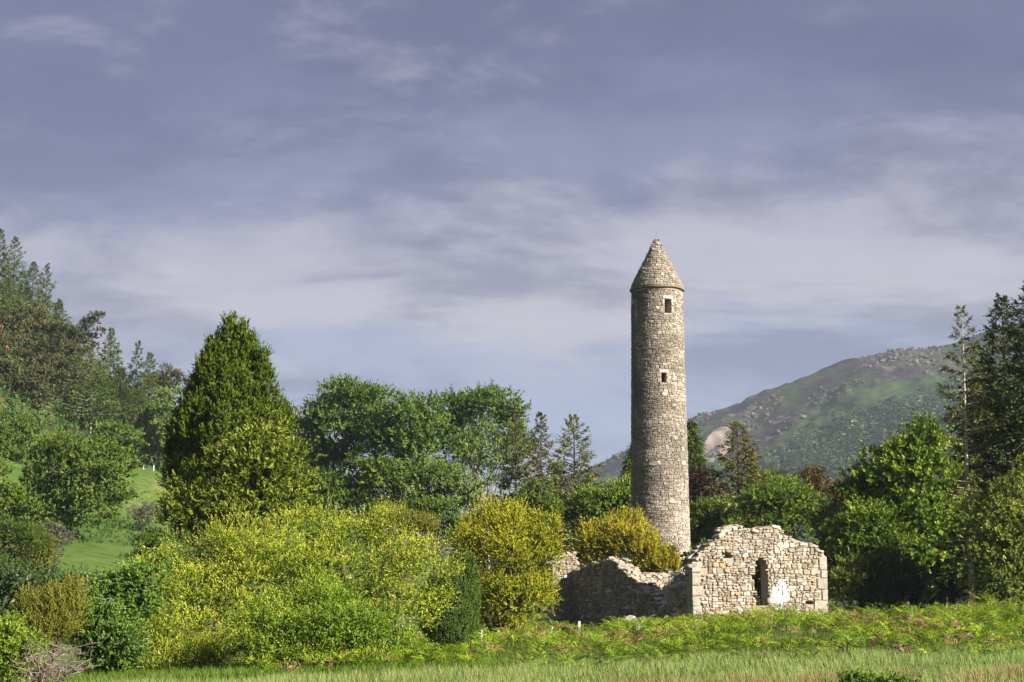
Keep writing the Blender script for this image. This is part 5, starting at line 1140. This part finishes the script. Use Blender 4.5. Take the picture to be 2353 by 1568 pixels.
def tussocks():
    rng = np.random.default_rng(33); lf = Leaves(); T = 55
    Yc = rng.uniform(35, 42.5, T); Xc = rng.uniform(-.12, .345, T) * Yc; n = 220
    for i in range(T):
        r = rng.uniform(.22, .6); a = rng.uniform(0, 6.28, n); rr = r * rng.random(n) ** .5; x = Xc[i] + rr * np.cos(a); y = Yc[i] + rr * np.sin(a)
        D = unit(np.stack([np.cos(a) * rr / r * .9 + rng.normal(0, .15, n), np.sin(a) * rr / r * .9 + rng.normal(0, .15, n), np.ones(n) * .9], 1)); S = unit(np.stack([np.ones(n), rng.normal(0, .6, n), np.zeros(n)], 1))
        lf.blades(np.stack([x, y, ground(x, y)], 1), D, S, rng.uniform(.26, .5, n) * (.75 + r), np.full(n, .022), rng.uniform(.1, .75) + rng.normal(0, .13, n))
    tag(lf.build_blades('grass_tussocks', F_DRY), 'rusty brown grass tussocks along the bottom edge', 'grass', kind='stuff')
tussocks()
def field_weeds():
    rng = np.random.default_rng(52); n = 9000
    X = rng.uniform(-75, -18, n); Y = rng.uniform(118, 262, n); c = fbm(X / 7, Y / 16, 61, 4); ok = (c > .50) & (rng.random(n) < .7); X, Y = X[ok], Y[ok]; m = len(X); Z = ground(X, Y)
    lf = Leaves(); lf.shoots(rng, np.stack([X, Y, Z], 1), unit(np.stack([rng.normal(0, .3, m), rng.normal(0, .3, m), np.ones(m)], 1)), rng.uniform(.2, .6, m), 5, .42, .22, ang=1., tint=.45 + rng.normal(0, .15, m))
    tag(lf.build('field_weeds', F_WEED), 'dark green patches of weeds across the hillside field', 'weeds', kind='stuff')
field_weeds()

def undergrowth():
    rng = np.random.default_rng(71); n = 5200
    X = rng.uniform(-140, -52, n); Y = rng.uniform(255, 395, n); sl = -.55 * X + .11 * Y; c = fbm(X / 9, Y / 12, 91, 3); ok = (sl + (c - .5) * 20 > 69) & (rng.random(n) < .35 + c * .6); X, Y = X[ok], Y[ok]; m = len(X); Z = ground(X, Y)
    lf = Leaves(); lf.shoots(rng, np.stack([X, Y, Z], 1), unit(np.stack([rng.normal(0, .35, m), rng.normal(0, .35, m), np.ones(m)], 1)), rng.uniform(.8, 2.6, m), 6, 1.1, .55, ang=1.1, tint=.4 + rng.normal(0, .18, m))
    tag(lf.build('undergrowth', F_WEED), 'green undergrowth among the trunks of the wooded hill', 'undergrowth', kind='stuff')
undergrowth()
# ------------------------------------------------------------------ small things
M_POST = simple('post_wood', (.40, .37, .32), (.58, .55, .50), 8, .9, .3)
M_WHITE = simple('post_white', (.62, .61, .58), (.75, .74, .71), 8, .9, .2)
M_GRAVE = stone_mat('grave_stone', [(0, (.16, .15, .15)), (1, (.30, .28, .27))], lich=(.6, .75), nscale=5)
def post(name, px, py_top, h, Y, mat, label, group, lean=0., w=.055):
    rng = np.random.default_rng(int(px)); p = at(px, py_top, Y); g = float(ground(p[0], Y)); top = p[2] if h is None else g + h
    v = block_verts(rng, (0, 0, (top - g) / 2 - .15), [[1, 0, 0], [0, 1, 0], unit(np.array([lean, 0, 1.]))], (w, w, (top - g) / 2 + .15), .2, .03)
    o = make_mesh(name, v, BK_Q, BK_T, mat=mat, tint=np.full(len(BK_Q) + len(BK_T), .5), loc=(p[0], Y, g)); tag(o, label, 'post', group)
G1 = 'posts in the bracken'; G2 = 'white posts at the field edge'
post('fence_post', 1331, 1428, None, 84, M_POST, 'pale wooden post in the bracken below the dark church wall', G1)
post('fence_post', 1468, 1432, None, 85, M_POST, 'short pale post beside the rounded gravestones', G1)
post('fence_post', 1107, 1448, None, 80, M_WHITE, 'short whitish post below the golden yew', G1, w=.045)
post('fence_post', 1262, 1440, None, 82, M_POST, 'thin leaning stake in the bracken left of the wooden post', G1, lean=.35, w=.03)
for i, (px, lab) in enumerate(((304, 'leftmost white post at the top of the hillside field'), (330, 'second white post from the left atop the field'), (353, 'third white post from the left atop the field'), (371, 'rightmost white post, nearest the tall cypress, atop the field'))):
    # find the depth where the hillside is seen at this height of the picture
    py = 1075 + i * 3.6; Ys = np.linspace(200, 330, 400); d = [abs(at(px, py, y)[2] - float(ground(at(px, py, y)[0], y))) for y in Ys]; Yb = float(Ys[int(np.argmin(d))])
    post('field_post', px, py, 1.0, Yb, M_WHITE, lab, G2, w=.07)
def gravestone(px, py_top, w, Y, label, name='gravestone'):
    p = at(px, py_top, Y); g = float(ground(p[0], Y)); h = p[2] - g; a = np.linspace(0, math.pi, 9); r = w / 2
    out = [(-r, -.2)] + [(r, -.2)] + [(r * math.cos(t), h - r * .8 + r * .8 * math.sin(t)) for t in a]
    n = len(out); V = [(x, -.06, z) for x, z in out] + [(x, .06, z) for x, z in out] + [(x * .93, -.075, z - .02) for x, z in out]
    me = bpy.data.meshes.new(name); me.from_pydata(V, [], [tuple(range(2 * n, 3 * n)), tuple(range(2 * n - 1, n - 1, -1))] + [(i, (i + 1) % n, n + (i + 1) % n, n + i)[::-1] for i in range(n)] + [(i, (i + 1) % n, 2 * n + (i + 1) % n, 2 * n + i) for i in range(n)])
    at_ = me.attributes.new('tint', 'FLOAT', 'FACE'); at_.data.foreach_set('value', np.full(len(me.polygons), .5, np.float32)); me.materials.append(M_GRAVE)
    o = bpy.data.objects.new(name, me); COL.objects.link(o); o.location = (p[0], Y, g); o.rotation_euler = (R(-4), R(2), R(18)); tag(o, label, 'gravestone', 'gravestones by the church wall')
gravestone(1449, 1414, .78, 91.5, 'large round-topped gravestone against the dark church wall')
gravestone(1479, 1421, .42, 91.0, 'small round-topped gravestone right of the large one')
def dead_branches():
    rng = np.random.default_rng(3); c = at(100, 1560, 46); g = float(ground(c[0], 46)); base = np.array([c[0], 46, g])
    root = empty('dead_shrub', base, 'bare grey dead branches at the lower left corner', 'shrub')
    tb = Tubes(4); stem = Tubes(5); ends = []
    for i in range(9):
        q = bez(base + rng.normal(0, .06, 3) * [1, 1, 0], base + np.array([rng.uniform(-.8, .95), rng.uniform(-.5, .5), c[2] - g + rng.uniform(.05, .8)]), rng, 7, .12, .12); stem.add(q, np.linspace(.045, .016, 7)); ends += list(q[3:])
    for p in ends:
        for j in range(3):
            e = p + np.array([rng.normal(.1, .35), rng.normal(0, .3), rng.uniform(-.02, .38)]); q = bez(p, e, rng, 5, .05, .14); tb.add(q, np.linspace(.014, .005, 5))
            for s in range(3): tb.add(bez(q[2 + s % 3], q[2 + s % 3] + rng.normal(0, .12, 3) + [0, 0, .06], rng, 3, 0, .1), np.linspace(.007, .004, 3))
    stem.build('branch', DEADWOOD, root, base); o = tb.build('twigs', DEADWOOD, root, base); o['kind'] = 'stuff'
dead_branches()
broadleaf('bramble', 'low green bramble in the grass at the bottom right', 'shrub', [(2000, 1578, 70, 15), (1955, 1580, 55, 11), (2050, 1582, 50, 10)], 36, F_ELDER, 120, clumps=55, clump_r=.25, shoots=9, k=7, lL=.10, lW=.055, trunk_r=.02, shell=.4, inner=.8, zcut=0., limbs=5)
broadleaf('flowering_weed', 'pale flowering weeds in the bracken below the upright yew', 'plant', [(1050, 1442, 22, 16), (1070, 1450, 14, 10)], 76, F_HAWGREY, 121, clumps=26, clump_r=.2, shoots=9, k=7, lL=.09, lW=.05, trunk_r=.02, shell=.4, inner=.5, zcut=0., limbs=4, tspread=.3)

# ------------------------------------------------------------------ air
def haze():
    x0, x1, y0, y1, z0, z1 = -3050, 3050, -520, 3050, -8, 345
    zlow = min(float((ground(*np.meshgrid(gx, gy))).min()), -4) - 1.5
    me = bpy.data.meshes.new('haze')
    me.from_pydata([(x, y, z) for z in (zlow, z1) for (x, y) in ((x0, y0), (x1, y0), (x1, y1), (x0, y1))], [], [(3, 2, 1, 0), (4, 5, 6, 7), (0, 1, 5, 4), (1, 2, 6, 5), (2, 3, 7, 6), (3, 0, 4, 7)])
    m, nt, N, L = new_mat('haze'); v = N('ShaderNodeVolumePrincipled'); v.inputs['Color'].default_value = (.66, .80, 1.0, 1); v.inputs['Density'].default_value = HAZE; v.inputs['Anisotropy'].default_value = .1
    o_ = N('ShaderNodeOutputMaterial'); L(v.outputs[0], o_.inputs['Volume']); me.materials.append(m)
    o = bpy.data.objects.new('haze', me); COL.objects.link(o); tag(o, 'thin bluish evening haze filling the valley air', 'haze', kind='stuff')
HAZE = .00009
haze()
print('leaves', sum(c for _, c in TREES), sorted(TREES, key=lambda t: -t[1])[:8])
